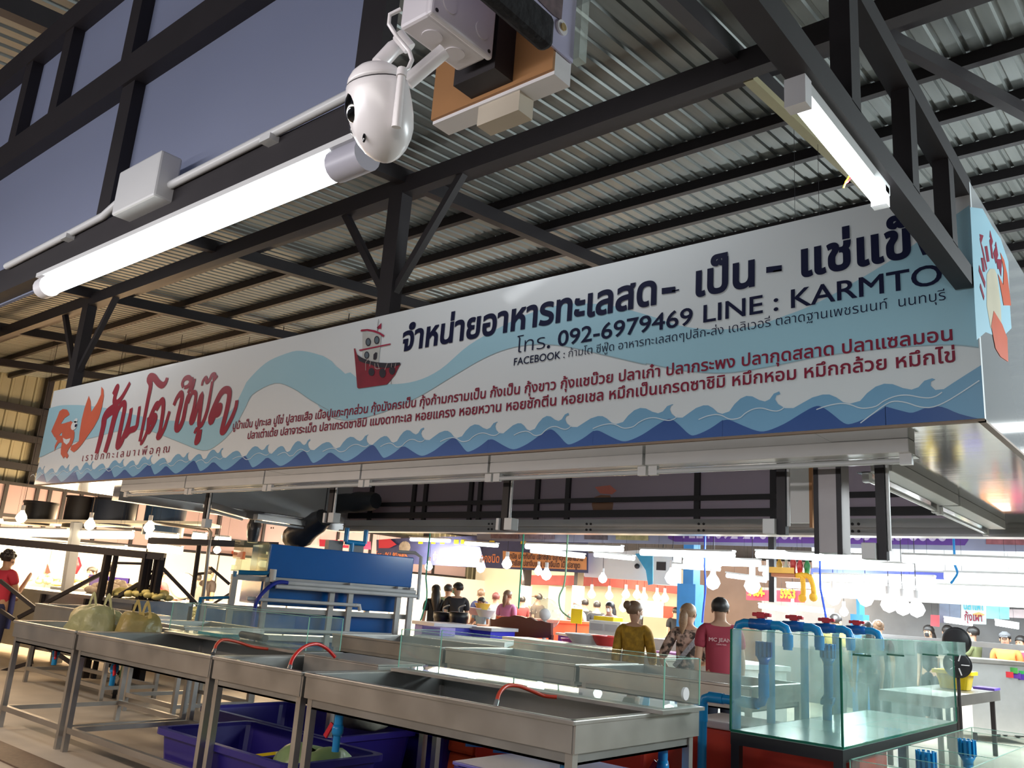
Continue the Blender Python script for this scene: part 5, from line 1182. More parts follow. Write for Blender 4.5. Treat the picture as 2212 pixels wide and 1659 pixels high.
for k in range(3):
    p = at(122, 1274-k*4, 'Z', zc_)+nn_*.12; tag(MB().box(p.x-.3, p.y-.1, zc_+k*.055, p.x+.3, p.y+.22, zc_+.045+k*.055).build('food_tray', WPAN, None, .005), ('bottom', 'middle', 'top')[k]+' tray of the small stack on the lit food counter', 'tray', 'trays on the lit counter')
# second counter with vegetables, pink white panel
p0 = at(292, 1330, 'Z', .80); 
t = thing('vegetable_counter', 'white fronted counter heaped with yellow vegetables, behind the scaffold posts', 'counter', (p0.x, p0.y, 0))
MB().box(p0.x-.9, p0.y, .2, p0.x+2.0, p0.y+1.0, .80).build('body', WPAN, t); q = at(390, 1342, 'Y', p0.y-.01)
MB().poly([at(345, 1352, 'Y', p0.y-.008), at(370, 1333, 'Y', p0.y-.008), at(420, 1340, 'Y', p0.y-.008), at(420, 1358, 'Y', p0.y-.008)], (0, -.004, 0)).build('pink_stripe', mat('pink_stripe', (.65, .12, .22), .5), t)
heap('vegetable_heap', 'yellow and pale green vegetables heaped on the white fronted counter', 'vegetables', (p0.x+.6, p0.y+.45, .80), 1.1, .40, .20, GF, 200, .045, 8)
t = thing('cloth_table', 'table under a pale blue and white cloth, beside the vegetable counter', 'table', at(430, 1295, 'Z', 1.02)); p = at(430, 1300, 'Z', 1.02)
MB().box(p.x-.9, p.y-.1, .98, p.x+1.1, p.y+.9, 1.02).build('table_top', WPAN, t); MB().box(p.x-.92, p.y-.13, .5, p.x+1.12, p.y-.1, 1.03).build('cloth', mat('pale_blue_cloth', (.45, .48, .62), .8, 0, .3, 3), t)
for dx in (-.8, 1.0): MB().bar((p.x+dx, p.y, 0), (p.x+dx, p.y, .98), .05).build('leg', STEEL, t)
t = thing('round_fan', 'round pale fan or dish on a stand behind the vegetable heap', 'fan', at(395, 1262, 'Y', 9.2)); c = at(397, 1266, 'Y', 9.2)
ax = V((.6, -.8, 0)); MB().lathe(c, c+ax*.06, [(0, .05), (.1, .24), (.9, .25), (1, .2)], 24).build('dish', mat('cream_fan', (.62, .55, .46), .5), t); MB().lathe(c-ax*.05, c, [(0, .2), (1, .26)], 24).build('rear_ring', BLACK, t); MB().tube([c-ax*.1, V((c.x, c.y+.1, 0))], .03, 8).build('stand', STEEL, t)
# steel troughs in front of the left stall
sink('steel_trough', 'low steel trough behind the long sink, in front of the scaffold', -9.7, -8.6, 5.0, 6.0, z=.98, ap=.3, depth=.2)
# scaffold frames, dark
t = thing('scaffold', 'dark steel scaffold frame with crossed braces at the left, over the plastic bags', 'scaffold', pt(230, 1340, 12.2))
def bar2(p, q, w, D0=12.2, D1=None, nm='brace'): MB().bar(pt(*p, D0), pt(*q, D1 or D0), w).build(nm, STEEL, t)
def ground(px, py, D): v = pt(px, py, D); return V((v.x, v.y, 0))
for (p, q, w) in (((234, 1196), (205, 1342), .085), ((251, 1200), (224, 1342), .055), ((318, 1195), (296, 1332), .085), ((327, 1200), (309, 1332), .05), ((338, 1208), (319, 1332), .05), ((349, 1204), (326, 1332), .085)):
    a = pt(*p, 12.2); b = pt(*q, 12.2); MB().bar(a, V((b.x, b.y, 0)), w).build('post', STEEL, t)
for (p, q, w) in (((0, 1169), (356, 1203), .10), ((0, 1254), (84, 1320), .05), ((0, 1318), (30, 1338), .05), ((40, 1334), (238, 1229), .05), ((200, 1320), (348, 1234), .05), ((352, 1228), (432, 1312), .05), ((322, 1168), (452, 1172), .08), ((250, 1216), (318, 1218), .035), ((318, 1234), (346, 1236), .035), ((310, 1266), (333, 1266), .035), ((70, 1430), (0, 1452), .05), ((100, 1396), (165, 1440), .05), ((215, 1416), (292, 1485), .05)):
    bar2(p, q, w)
t = thing('pipe_frame', 'tall thin steel pipe frame with a rounded top, left of the blue tank rack', 'frame', ground(440, 1320, 13))
mb = MB(); mb.tube([ground(438, 1322, 13), pt(446, 1230, 13), pt(455, 1150, 13), pt(450, 1143, 13), pt(320, 1128, 13.6)], .028, 10); mb.build('pipe', SS, t)
MB().tube([ground(414, 1318, 13), pt(422, 1240, 13), pt(432, 1166, 13)], .035, 10).build('pipe', STEEL, t); MB().tube([pt(420, 1240, 13), pt(446, 1238, 13)], .02, 8).build('rung', STEEL, t)
MB().bar(pt(455, 1226, 13.4), pt(496, 1262, 13.4), .045).build('brace', STEEL, t); MB().bar(pt(436, 1320, 13.2), pt(500, 1280, 13.2), .03).build('brace', STEEL, t); MB().bar(pt(326, 1168, 13), pt(600, 1178, 14), .10).build('top_bar', STEEL, t)
t = thing('stall_post', 'white square post of the warm lit stall, right of the pennant', 'post', ground(152, 1280, 14)); MB().bar(ground(150, 1280, 14), pt(166, 1128, 14), .14).build('post', WPAN, t)
# warm lamps
def tubef(label, p, q, Y, lit=TUBEF, group='lit tubes of the far stalls', r=.03, D=None):
    a = at(*p, 'Y', Y) if D is None else pt(*p, D); b = at(*q, 'Y', Y) if D is None else pt(*q, D)
    t = thing('tube_light', label, 'light fixture', (a+b)/2, group); u = V((0, 0, 1))
    a, b = a-u*.05, b-u*.05; MB().bar(a+u*(r+.012), b+u*(r+.012), .12, .024).build('housing', OFFW, t); wires(t, [a+u*(r+.02)+(b-a)*.2, a+u*(r+.02)+(b-a)*.8]); MB().tube([a, b], r, 8).build('tube', lit, t); return t
for i, (p, q, D, lab) in enumerate((((0, 1143), (148, 1146), 14, 'wide warm lit tube at the far left edge above the vendor in red'), ((176, 1148), (288, 1150), 14, 'wide warm lit tube under the hanging bulb, second from the left'), ((318, 1150), (385, 1157), 14, 'warm lit tube right of the third hanging bulb'), ((2, 1168), (148, 1176), 14.6, 'lower warm lit tube above the cream panels'), ((172, 1178), (272, 1182), 14.6, 'lower warm lit tube above the picture panel'), ((322, 1172), (394, 1184), 14.6, 'lower warm lit tube above the vegetable heap'), ((418, 1152), (446, 1155), 14, 'short warm lit tube by the rounded pipe corner'), ((466, 1160), (498, 1163), 14, 'short warm lit tube below the red and yellow banner'))):
    tubef(lab, p, q, 0, TUBEW, 'warm tubes of the left stall', .062, D)
def bulb(label, px, py, D, lit=BULB, r=.06, group='hanging bulbs', cord=.35):
    c = pt(px, py, D); t = thing('hanging_bulb', label, 'lamp', c, group)
    MB().lathe(c-V((0, 0, r*1.0)), c+V((0, 0, r*1.4)), [(0, .004), (.12, r*.65), (.38, r), (.62, r*.8), (.85, r*.4), (1, r*.32)], 14).build('bulb', lit, t)
    MB().tube([c+V((0, 0, r*1.3)), c+V((0, 0, r*2.3))], r*.36, 10).build('socket', WHITE, t); wires(t, [c+V((0, 0, r*2.2))], .005); return t
for px, py, lab in ((46, 1118, 'warm bulb hanging at the far left above the vendor in red'), (194, 1134, 'warm bulb hanging above the second wide warm tube'), (322, 1140, 'warm bulb hanging above the scaffold posts'), (469, 1188, 'small warm bulb hanging beside the red banner left of the blue rack')): bulb(lab, px, py, 13.5, BULBW, .085 if py < 1150 else .06, 'warm hanging bulbs', .3)
for i, (px, py, w_, h_, c_) in enumerate(((85, 1110, .55, .40, 'black'), (172, 1108, .50, .55, 'dark grey'), (245, 1108, .75, .45, 'dark blue'), (358, 1112, .70, .75, 'blue'))):
    p = pt(px, py, 15.2); t = thing('storage_drum', '%s drum stored on the left stall roof, %s from the left' % (c_, ('first', 'second', 'third', 'fourth')[i]), 'drum', p, 'drums on the stall roof')
    MB().tube([p-V((0, 0, h_/2)), p+V((0, 0, h_/2))], w_/2, 18).build('drum', mat('drum_'+c_.replace(' ', '_'), {'black': '1b1718', 'dark grey': '2a2422', 'dark blue': '232b3c', 'blue': '24405e'}[c_], .5), t)
    MB().tube([p+V((0, 0, h_/2-.03)), p+V((0, 0, h_/2+.01))], w_/2+.015, 18).build('rim', STEEL, t)
a, b = pt(0, 1128, 15.2), pt(460, 1134, 15.2); t = thing('stall_roof_edge', 'thin pale roof edge of the warm lit left stall under the drums', 'roof edge', (a+b)/2); MB().bar(a, b, .9, .05).build('board', CREAM, t)
# ------------------------------------------------------------------ middle: banners and far stalls
def banner(name, label, quad, Y, m, th=.012, cat='banner', D=None):
    P4 = [at(x, y, 'Y', Y) for x, y in quad]; t = thing(name, label, cat, (P4[0]+P4[2])/2); MB().poly(P4, (0, th, 0)).build('cloth', m, t); P5 = sorted(P4, key=lambda p: p.x); wires(t, [max(P5[:2], key=lambda p: p.z)+V((.02, th/2, -.01)), max(P5[-2:], key=lambda p: p.z)+V((-.02, th/2, -.01))]); return t
def btext(t, s, px0, px1, py, Y, m, h, bold=.02, nm='lettering'):
    a, b = at(px0, py, 'Y', Y), at(px1, py, 'Y', Y); mb = MB(); letters(mb, s, (a.x, Y-.008, a.z), EX, EZ, 1, h, bold, fit=b.x-a.x); return mb.build(nm, m, t, recalc=False)
OR = mat('orange_ink', (.85, .26, .08), .5); 
YN = 14.0
t = banner('navy_banner', 'dark navy fish stall banner with orange Thai lettering and an orange board', [(813, 1166), (860, 1163), (1270, 1150), (1270, 1238), (905, 1219), (813, 1214)], YN, mat('navy_banner', (.045, .05, .13), .5, 0, .5, 3, .3))
btext(t, 'จำหน่าย : ปลาน้ำจืดทุกชนิด', 935, 1079, 1210, YN, OR, .24, .02)
btext(t, 'โทร : 061-8078405', 812, 880, 1205, YN, OR, .20, .01)
P4 = [at(x, y, 'Y', YN-.012) for x, y in ((1086, 1190), (1267, 1203), (1267, 1231), (1100, 1225), (1086, 1222))]; MB().poly(P4, (0, .008, 0)).build('orange_board', mat('orange_board_sheet', (.72, .30, .10), .5), t)
DKI = mat('dark_brown_ink', (.10, .03, .02), .5)
a, b = at(1095, 1203, 'Y', YN-.02), at(1258, 1203, 'Y', YN-.02)
for s_, px0, px1, py in (('ปลานิล ปลาทับทิม ปลาช่อน ปลาดุก ปลาสวาย', 1092, 1260, 1206), ('ปลายี่สก ปลาจีนแขน ปลาจีนโต เนื้อปลาขูด', 1098, 1253, 1221)):
    a, b = at(px0, py, 'Y', YN-.02), at(px1, py, 'Y', YN-.02); mb = MB(); letters(mb, s_, (a.x, YN-.02, a.z), EX, EZ, 1, .15, .03, fit=b.x-a.x); mb.build('lettering', DKI, t, recalc=False)
mb = MB()
for px in (908, 935, 955, 985, 1000, 1062, 1130): q = at(px, 1172, 'Y', YN-.006); mb.box(q.x-.06, YN-.01, q.z-.03, q.x+.08, YN-.006, q.z+.06)
mb.build('yellow_lettering_feet', YELP, t)
mb = MB(); q = at(874, 1182, 'Y', YN-.006); mb.poly([q+V((math.cos(k*.5)*.2, 0, math.sin(k*.5)*.14)) for k in range(13)]); mb.build('fish_picture', mat('fish_print', (.30, .25, .20), .5, 0, .6, 14), t, recalc=False)
t = banner('red_banner', 'red banner with a yellow stripe, left of the narrow black bundle', [(440, 1139), (536, 1150), (536, 1176), (440, 1172)], 12.5, mat('red_banner', (.45, .03, .05), .5)); MB().poly([at(x, y, 'Y', 12.48) for x, y in ((500, 1160), (536, 1163), (536, 1178), (478, 1174))], (0, .005, 0)).build('yellow_stripe', YELP, t)
btext(t, 'OOOUVO', 452, 516, 1151, 12.47, WHITE, .16, .0, 'white_outline_marks')
t = banner('red_banner', 'red banner with white lettering between the wide black bundle and the navy banner', [(690, 1165), (800, 1170), (800, 1187), (690, 1180)], 14.5, mat('crimson_banner', (.50, .02, .06), .5)); btext(t, 'ก๊วยเตี๋ยว', 728, 765, 1177, 14.48, mat('pale_ink', (.7, .6, .5), .5), .17)
t = banner('red_banner', 'faded red awning with pale writing left of the small glass tank', [(412, 1184), (530, 1192), (528, 1208), (412, 1206)], 12.0, mat('faded_red', (.40, .09, .05), .6))
t = banner('red_banner', 'red corner banner with yellow letters right of the blue pipe loop', [(818, 1166), (842, 1164), (856, 1176), (840, 1184), (818, 1184)], YN-.1, mat('red_banner_b', (.5, .03, .06), .5))
t = banner('violet_banner', 'small violet white banner hanging above the wide black bundle', [(570, 1122), (605, 1124), (605, 1131), (570, 1128)], 9.6, mat('violet_white', (.50, .42, .52), .5))
t = banner('phone_banner', 'white banner with the number 092-2760677, above the navy banner', [(980, 1136), (1040, 1138), (1038, 1157), (979, 1153)], 12.8, WPAN); btext(t, '092-2760677', 985, 1034, 1152, 12.78, mat('grey_violet_ink', (.12, .08, .12), .5), .13)
t = banner('blue_banner', 'blue strip banner above the tubes left of the phone number', [(945, 1130), (1030, 1130), (1028, 1152), (945, 1148)], 13.0, mat('royal_banner', (.05, .09, .38), .5))
t = banner('purple_sign', 'long purple phone number sign on a pale blue strip, under the far canopy edge', [(1030, 1120), (2230, 1135), (2230, 1192), (1030, 1167)], 12.6, mat('pale_violet_strip', (.30, .31, .44), .5, 0, .45, 1.4))
MB().poly([at(x, y, 'Y', 12.585) for x, y in ((1446, 1120), (2088, 1128), (2092, 1166), (2084, 1178), (1458, 1170), (1443, 1163))], (0, .008, 0)).build('purple_panel', mat('purple_panel', (.15, .06, .34), .5), t)
btext(t, 'TEL : 092 276 0677', 1468, 1742, 1162, 12.575, mat('lilac_ink', (.70, .60, .85), .5), .30, .01); btext(t, '088 626 6666', 1825, 2045, 1166, 12.575, MATS['lilac_ink'], .30, .01)
for i, (x0, x1, c_) in enumerate(((1060, 1120, (.20, .12, .16)), (1122, 1198, (.28, .22, .30)), (1262, 1312, (.13, .10, .12)), (1330, 1400, (.45, .40, .20)), (2130, 2212, (.35, .12, .14)))):
    MB().poly([at(x, y, 'Y', 12.585) for x, y in ((x0, 1130), (x1, 1130), (x1, 1164+(x1-1100)*.012), (x0, 1163+(x0-1100)*.012))], (0, .006, 0)).build('food_picture', mat('food_print%d' % i, c_, .5, 0, .8, 9), t)
# lit tubes of the fish stalls at the right
for i, (p, q, Y, lab) in enumerate((((888, 1160), (972, 1163), 12.6, 'short lit tube above the navy banner, the left one'), ((1006, 1168), (1075, 1173), 12.6, 'lit tube right of the phone banner, above the navy banner'), ((1137, 1174), (1345, 1180), 12.0, 'long lit tube above the orange board'), ((1148, 1184), (1262, 1196), 12.2, 'lit tube slanting down over the orange board'), ((1285, 1192), (1370, 1200), 12.4, 'lit tube above the white wall board'), ((1385, 1186), (1586, 1192), 11.4, 'long lit tube left of the shrine shelf, upper one'), ((1478, 1206), (1642, 1210), 11.8, 'long lit tube left of the shrine shelf, lower one'), ((1455, 1216), (1555, 1222), 12.4, 'dimmer lit tube above the first blue column'), ((1634, 1190), (1885, 1200), 11.4, 'very long lit tube left of the right socket post'), ((1770, 1213), (1972, 1218), 11.6, 'long lit tube below the right socket post'), ((1950, 1198), (2230, 1208), 11.0, 'very long lit tube reaching the right edge'), ((1570, 1236), (1655, 1247), 13, 'slanting lit tube between the pale round lamps'), ((1640, 1222), (1740, 1228), 13, 'lit tube behind the shrine shelf'), ((1700, 1258), (1800, 1262), 13.5, 'lit tube below the shrine shelf'), ((1760, 1240), (2020, 1246), 12, 'second row lit tube behind the bulbs, left part'), ((2040, 1236), (2240, 1242), 12, 'second row lit tube near the right edge'), ((1780, 1258), (2000, 1263), 12.8, 'third row lit tube behind the bulbs'), ((2000, 1262), (2230, 1270), 12.8, 'third row lit tube at the right edge'), ((1640, 1303), (1700, 1312), 15, 'small lit tube below the red phone banner'), ((1705, 1306), (1800, 1316), 15, 'small lit tube left of the second blue column'), ((2150, 1338), (2200, 1346), 14, 'small lit tube above the orange shirt'), ((2040, 1332), (2100, 1340), 14.5, 'small lit tube above the bending person in olive'))):
    tubef(lab, p, q, Y, r=(.046 if i in (2, 5, 6, 8, 9, 10, 14, 15, 16, 17) else .035))
for i, (x, y, z) in enumerate(((-.4, 9.6, 3.0), (.5, 10.6, 3.3), (.2, 11.6, 3.6), (1.4, 12.4, 3.3), (.3, 12.8, 4.2))):
    t = thing('tube_light', '%s lit tube of the next stall beyond the right edge of the photo' % ('first', 'second', 'third', 'fourth', 'fifth')[i], 'light fixture', (x, y, z), 'tubes beyond the right edge'); MB().tube([(x-.7, y, z), (x+.7, y, z)], .05, 8).build('tube', TUBEF, t); MB().box(x-.72, y-.05, z+.05, x+.72, y+.05, z+.1).build('housing', OFFW, t)
for i, (px, py, Y, r, lab) in enumerate(((1095, 1218, 12.8, .10, 'bulb hanging in front of the navy banner edge'), (926, 1224, 13.5, .09, 'bulb hanging under the navy banner, left end'), (1038, 1228, 13.5, .09, 'bulb hanging under the navy banner, middle'), (1163, 1234, 13.2, .08, 'bulb hanging under the orange board, left one'), (1180, 1242, 13.0, .10, 'bulb hanging under the orange board, right one'), (1302, 1250, 13.2, .08, 'bulb hanging below the white wall board'), (1452, 1248, 12.5, .12, 'large bulb left of the first blue column'), (1540, 1258, 11.8, .11, 'large bulb right of the first blue column'), (1625, 1265, 12.0, .12, 'round white lamp right of the large bulbs'), (1660, 1240, 12.4, .09, 'bulb beside the shrine shelf'), (1800, 1292, 12.0, .10, 'bulb above the yellow top'), (1870, 1294, 12.0, .10, 'bulb above the second blue column'), (1920, 1306, 11.6, .10, 'bulb in the bright row, third from the left'), (1950, 1312, 11.6, .10, 'bulb in the bright row, fourth from the left'), (1980, 1316, 11.6, .10, 'bulb in the bright row, last one'), (1712, 1315, 14, .07, 'small bulb below the red phone banner'), (1823, 1322, 14, .07, 'small bulb left of the second blue column'))):
    p = at(px, py, 'Y', Y); bulb(lab, px, py, (p-CP).dot(CF), BULB, r)
for i, (px, py) in enumerate(((1278, 1284), (1316, 1287), (1352, 1284), (1376, 1285), (1391, 1290), (1419, 1291), (1436, 1292), (1346, 1313))):
    bulb('warm bulb in the far row under the red awning, %s from the left' % ('first', 'second', 'third', 'fourth', 'fifth', 'sixth', 'seventh', 'lowest and eighth')[i], px, py, 20.5, BULBW, .10, 'far warm bulbs', .5)
bulb_light('far_bulbs', (-12, 18.6, 1.9), 120, WARM, .3); bulb_light('bright_row', (-4.5, 13.1, 1.9), 170, COOL, .3); bulb_light('bright_row_right', (-1.6, 13.0, 1.9), 170, COOL, .3)
# white wall board, red awning, far stall walls
t = banner('wall_board', 'large white board behind the lit tubes, right of the orange board', [(1262, 1196), (1415, 1186), (1415, 1256), (1262, 1246)], 14.2, WPAN, .05, 'board'); c = at(1376, 1223, 'Y', 14.15); MB().ball(c, .05).build('camera_dome', BLACK, t)
t = banner('blue_sail', 'pale and deep blue cloth hanging right of the white wall board', [(1372, 1196), (1410, 1194), (1410, 1262), (1400, 1264), (1395, 1232)], 14.0, mat('blue_gradient_cloth', (.05, .35, .62), .6, 0, .7, 1.5))
t = thing('white_cabinet', 'tall white cabinet hanging left of the first blue column', 'cabinet', at(1430, 1220, 'Y', 13.8)); a, b = at(1411, 1262, 'Y', 13.8), at(1455, 1190, 'Y', 13.8); MB().box(a.x, 13.8, a.z, b.x, 14.1, b.z).build('body', WPAN, t); MB().box(a.x+.06, 13.79, b.z-.35, a.x+.25, 13.8, b.z-.2).build('vent', STEEL, t); wires(t, [(a.x+.1, 13.95, b.z-.02), (b.x-.1, 13.95, b.z-.02)], .01)
t = banner('red_awning', 'faded red brown awning strip over the far warm stalls', [(1125, 1242), (1300, 1244), (1470, 1262), (1470, 1284), (1300, 1266), (1125, 1262)], 19.5, mat('red_awning', (.30, .07, .07), .7, 0, .3, 4), .2)
t = thing('far_stall_wall', 'bright cream back wall of the far stalls behind the aisle crowd', 'panel', (-16, 21, 0)); MB().box(-19, 21, 0, -11.2, 21.1, 2.6).build('panel', CREAM, t)
t = thing('far_stall_wall', 'brown grey tarpaulin wall behind the far warm bulbs', 'panel', (-10, 21, 0)); MB().box(-11.1, 21, 0, -5.5, 21.1, 2.9).build('panel', mat('brown_tarp', (.30, .22, .19), .8, 0, .2, 2), t)
t = thing('white_screen', 'low bright white screen under the far warm bulbs', 'panel', at(1390, 1318, 'Y', 19)); a, b = at(1372, 1330, 'Y', 19), at(1434, 1300, 'Y', 19); MB().box(a.x, 19, a.z, b.x, 19.05, b.z).build('panel', WPAN, t); MB().box(a.x+.1, 19, 0, a.x+.2, 19.05, a.z).build('leg', STEEL, t); MB().box(b.x, 18.98, a.z, b.x+.5, 19.05, b.z-.1).build('red_side', REDT, t)
t = thing('white_screen', 'tall bright white board behind the person in pink', 'panel', at(1200, 1290, 'Y', 18.5)); a, b = at(1182, 1330, 'Y', 18.5), at(1220, 1268, 'Y', 18.5); MB().box(a.x, 18.5, .0, b.x, 18.55, b.z).build('panel', WPAN, t)
GREYT = mat('grey_tarp', (.16, .155, .155), .8, 0, .25, 3, .4)
t = thing('far_stall_wall', 'grey tarpaulin wall behind the bright bulbs on the right', 'panel', (-2, 17, 0)); MB().box(-7.5, 17, 0, 1.5, 17.1, 2.1).build('panel', GREYT, t)
t = thing('glare_panel', 'added white panels standing in for the glare behind the tubes on the right', 'panel', (-2, 13.6, 2)); a, b = at(1755, 1288, 'Y', 13.4), at(2260, 1205, 'Y', 13.4); MB().box(a.x, 13.4, a.z, b.x+1, 13.5, b.z+.1).build('panel', WPAN, t); MB().box(a.x, 13.36, a.z+.33, b.x+.5, 13.4, a.z+.42).build('blue_stripe', mat('blue_stripe', (.08, .10, .42), .5), t)  # white panel added to blow out where the tubes glare
for i, (px, y0, y1, w_, lab) in enumerate(((1483, 1226, 1345, 40, 'bright blue painted column in the middle distance'), (1850, 1292, 1348, 26, 'second bright blue painted column, behind the red valves'))):
    Yc = (13.2, 14.5)[i]; a, b = at(px-w_/2, y0+40, 'Y', Yc), at(px+w_/2, y0, 'Y', Yc); t = thing('blue_column', lab, 'column', ((a.x+b.x)/2, Yc, 0)); bl = mat('blue_paint', (.05, .26, .62), .5, 0, .15)
    MB().box(a.x, Yc, 0, b.x, Yc+.3, at(px, y0+35, 'Y', Yc).z).build('base', bl, t); MB().box(a.x+.09, Yc+.03, at(px, y0+35, 'Y', Yc).z, b.x-.06, Yc+.27, b.z+.6).build('shaft', bl, t)
for px0, px1, lab, dg in ((1118, 1134, 'cream wrapped column left of the small caps behind the pink shirt', 0), (1232, 1248, 'cream wrapped column behind the beige headscarf', 0)):
    a, b = at(px0, 1345, 'Y', 17.6), at(px1, 1265, 'Y', 17.6); t = thing('cream_column', lab, 'column', (a.x, 17.6, 0), 'wrapped far columns'); MB().box(a.x, 17.6, 0, b.x, 17.9, b.z).build('wrap', CREAM, t); MB().box(a.x+.03, 17.62, b.z, b.x-.03, 17.88, b.z+.9).build('shaft', STEEL, t)
t = banner('red_phone_banner', 'dark red banner with yellow phone digits below the shrine shelf', [(1612, 1274), (1740, 1276), (1738, 1302), (1612, 1296)], 15.5, mat('dark_red_banner', (.36, .02, .03), .5)); btext(t, 'ร. 084-', 1614, 1652, 1286, 15.48, YELP, .22, .03); btext(t, '5953', 1686, 1718, 1291, 15.48, YELP, .22, .03)
t = thing('shrine_shelf', 'small wooden shrine shelf with red and gold offerings between the tubes', 'shelf', at(1695, 1245, 'Y', 11.9)); a, b = at(1672, 1246, 'Y', 11.9), at(1722, 1238, 'Y', 11.9)
MB().box(a.x, 11.8, a.z, b.x, 12.1, a.z+.05).build('board', mat('shrine_wood', (.42, .16, .08), .5), t); MB().box(a.x-.02, 11.78, a.z+.05, b.x, 11.8, a.z+.13).build('gold_rail', mat('gold_paint', (.75, .42, .08), .4), t); MB().box(a.x-.10, 11.95, a.z-.35, a.x-.02, 12.03, zr(12)).build('post', STEEL, t)
for k, (dx, h_, c_) in enumerate(((.06, .25, 'b98a22'), (.16, .2, 'c8c8b0'), (.26, .32, 'b02a22'), (.36, .26, 'c03030'), (.46, .25, '2a7a40'))): 
    o = MB().lathe((a.x+dx, 11.95, a.z+.05), (a.x+dx, 11.95, a.z+.05+h_), [(0, .035), (.5, .045), (.75, .02), (1, .02)], 10).build('offering', mat('offering%d' % k, c_, .4), t)
t = thing('yellow_garland', 'orange yellow flower garland hanging in two strands right of the shrine shelf', 'garland', at(1740, 1250, 'Y', 11.85)); mb = MB()
for pl in ([(1722, 1243), (1732, 1245), (1735, 1262), (1735, 1280), (1733, 1292)], [(1732, 1242), (1748, 1246), (1755, 1262), (1758, 1280), (1757, 1290)]):
    P3 = smooth([at(x, y, 'Y', 11.85) for x, y in pl], 5)
    for q in P3: mb.ball(q, .038, nu=8, nv=5)
    mb.ball(P3[-1], .06, nu=8, nv=5)
mb.build('flowers', mat('marigold', (.85, .45, .03), .6), t); wires(t, [at(1722, 1243, 'Y', 11.85), at(1733, 1242, 'Y', 11.85)])
for i, (pl, c_, lab) in enumerate((([(1522, 1225), (1524, 1270), (1520, 1310), (1517, 1345)], '2f57d8', 'blue rope hanging beside the first blue column'), ([(1772, 1270), (1778, 1300), (1785, 1338)], '2f57d8', 'blue rope hanging above the third red valve'), ([(920, 1248), (922, 1290), (912, 1330), (908, 1340)], '1d9a88', 'teal rope hanging left of the long black hair'), ([(1126, 1228), (1123, 1270), (1120, 1315)], '2fae88', 'green rope hanging left of the brown shirt person'), ([(1222, 1236), (1218, 1265), (1208, 1290), (1212, 1318), (1232, 1335)], '9ad0a8', 'pale green cable hanging over the white fan'), ([(2063, 1222), (2068, 1238), (2060, 1252), (2054, 1260)], '1f8ed8', 'blue ribbon hanging in the bright tubes at the right'))):
    P3 = [at(x, y, 'Y', 11.5) for x, y in pl]; P3 = [V((P3[0].x, P3[0].y, zr(11.5)))]+P3; o = MB().tube([P3[0]]+smooth(P3[1:], 4), .014, 6).build('hanging_rope', mat('rope_'+c_, c_, .6), None); tag(o, lab, 'rope')
for i, (px0, py0, px1, py1, Y, c_, lab) in enumerate(((2029, 1304, 2074, 1345, 14.8, (.12, .14, .20), 'dark shop poster with white marks, left of the fish poster'), (2076, 1300, 2130, 1347, 14.2, (.55, .68, .72), 'pale blue poster with Thai writing and an orange fish'), (2131, 1305, 2180, 1336, 14.5, (.25, .62, .70), 'turquoise poster right of the fish poster'), (2010, 1328, 2029, 1352, 14.6, (.55, .06, .08), 'narrow red poster above the black face mask'), (2180, 1316, 2225, 1334, 14.5, (.50, .40, .42), 'pale pink poster at the right edge'))):
    t = banner('poster', lab, [(px0, py0), (px1, py0+1), (px1, py1+2), (px0, py1)], Y, mat('poster%d' % i, c_, .5, 0, .5, 5), cat='poster')
    if i == 1: btext(t, 'ปลาเผา', 2082, 2124, 1316, Y-.01, mat('teal_ink', (.05, .35, .45), .5), .18); btext(t, 'กุ้งเผา', 2084, 2122, 1340, Y-.01, MAROON, .16); MB().poly([at(x, y, 'Y', Y-.012) for x, y in ((2100, 1326), (2115, 1322), (2128, 1328), (2112, 1334))]).build('fish_picture', mat('fish_orange', (.6, .35, .12), .5), t)
# ------------------------------------------------------------------ far tables, tubs and wares
def table(name, label, p, q, dep, z, m, thick=.05, skirt=None, cat='table', legs=True):
    """front edge seen from p to q at height z"""
    a, b = at(*p, 'Z', z), at(*q, 'Z', z); d = (b-a).normalized(); n = V((-d.y, d.x, 0)); n = n if n.y > 0 else -n
    t = thing(name, label, cat, ((a.x+b.x)/2, (a.y+b.y)/2, 0))
    vs = [V((e.x, e.y, zz)) for zz in (z-thick, z) for e in (a, b, b+n*dep, a+n*dep)]; F6 = [(0, 3, 2, 1), (4, 5, 6, 7), (0, 1, 5, 4), (1, 2, 6, 5), (2, 3, 7, 6), (3, 0, 4, 7)]
    MB().add(vs, F6).build('table_top', m, t)
    if skirt: MB().add([V((e.x, e.y, zz)) for zz in (.12, z-thick) for e in (a+n*.04+d*.04, b+n*.04-d*.04, b+n*(dep-.04)-d*.04, a+n*(dep-.04)+d*.04)], F6).build('body', skirt, t)
    if legs:
        for e in (a+d*.08+n*.08, b-d*.08+n*.08, b-d*.08+n*(dep-.08), a+d*.08+n*(dep-.08)): MB().bar((e.x, e.y, 0), (e.x, e.y, (z-thick) if not skirt else .13), .05).build('leg', STEEL, t)
    return t, a, b, n
BLUB = mat('deep_blue_plastic', (.03, .03, .50), .4, 0, .1)
table('foam_table', 'long white covered table behind the long glass trough', (893, 1372), (1090, 1388), .9, .95, WPAN, .07)
table('steel_counter', 'long low steel counter ledge in front of the brown headboard', (1085, 1374), (1430, 1418), .5, .97, SS, .05, SS)
table('blue_table', 'deep blue covered table behind the person in black and green mask', (1010, 1352), (1062, 1357), .8, 1.04, mat('grey_table_top', (.5, .5, .52), .4), .05, BLUB)
table('blue_table', 'deep blue covered table left of the long black hair', (890, 1340), (938, 1346), .8, 1.06, mat('pale_table_top', (.62, .6, .66), .4), .05, BLUB)
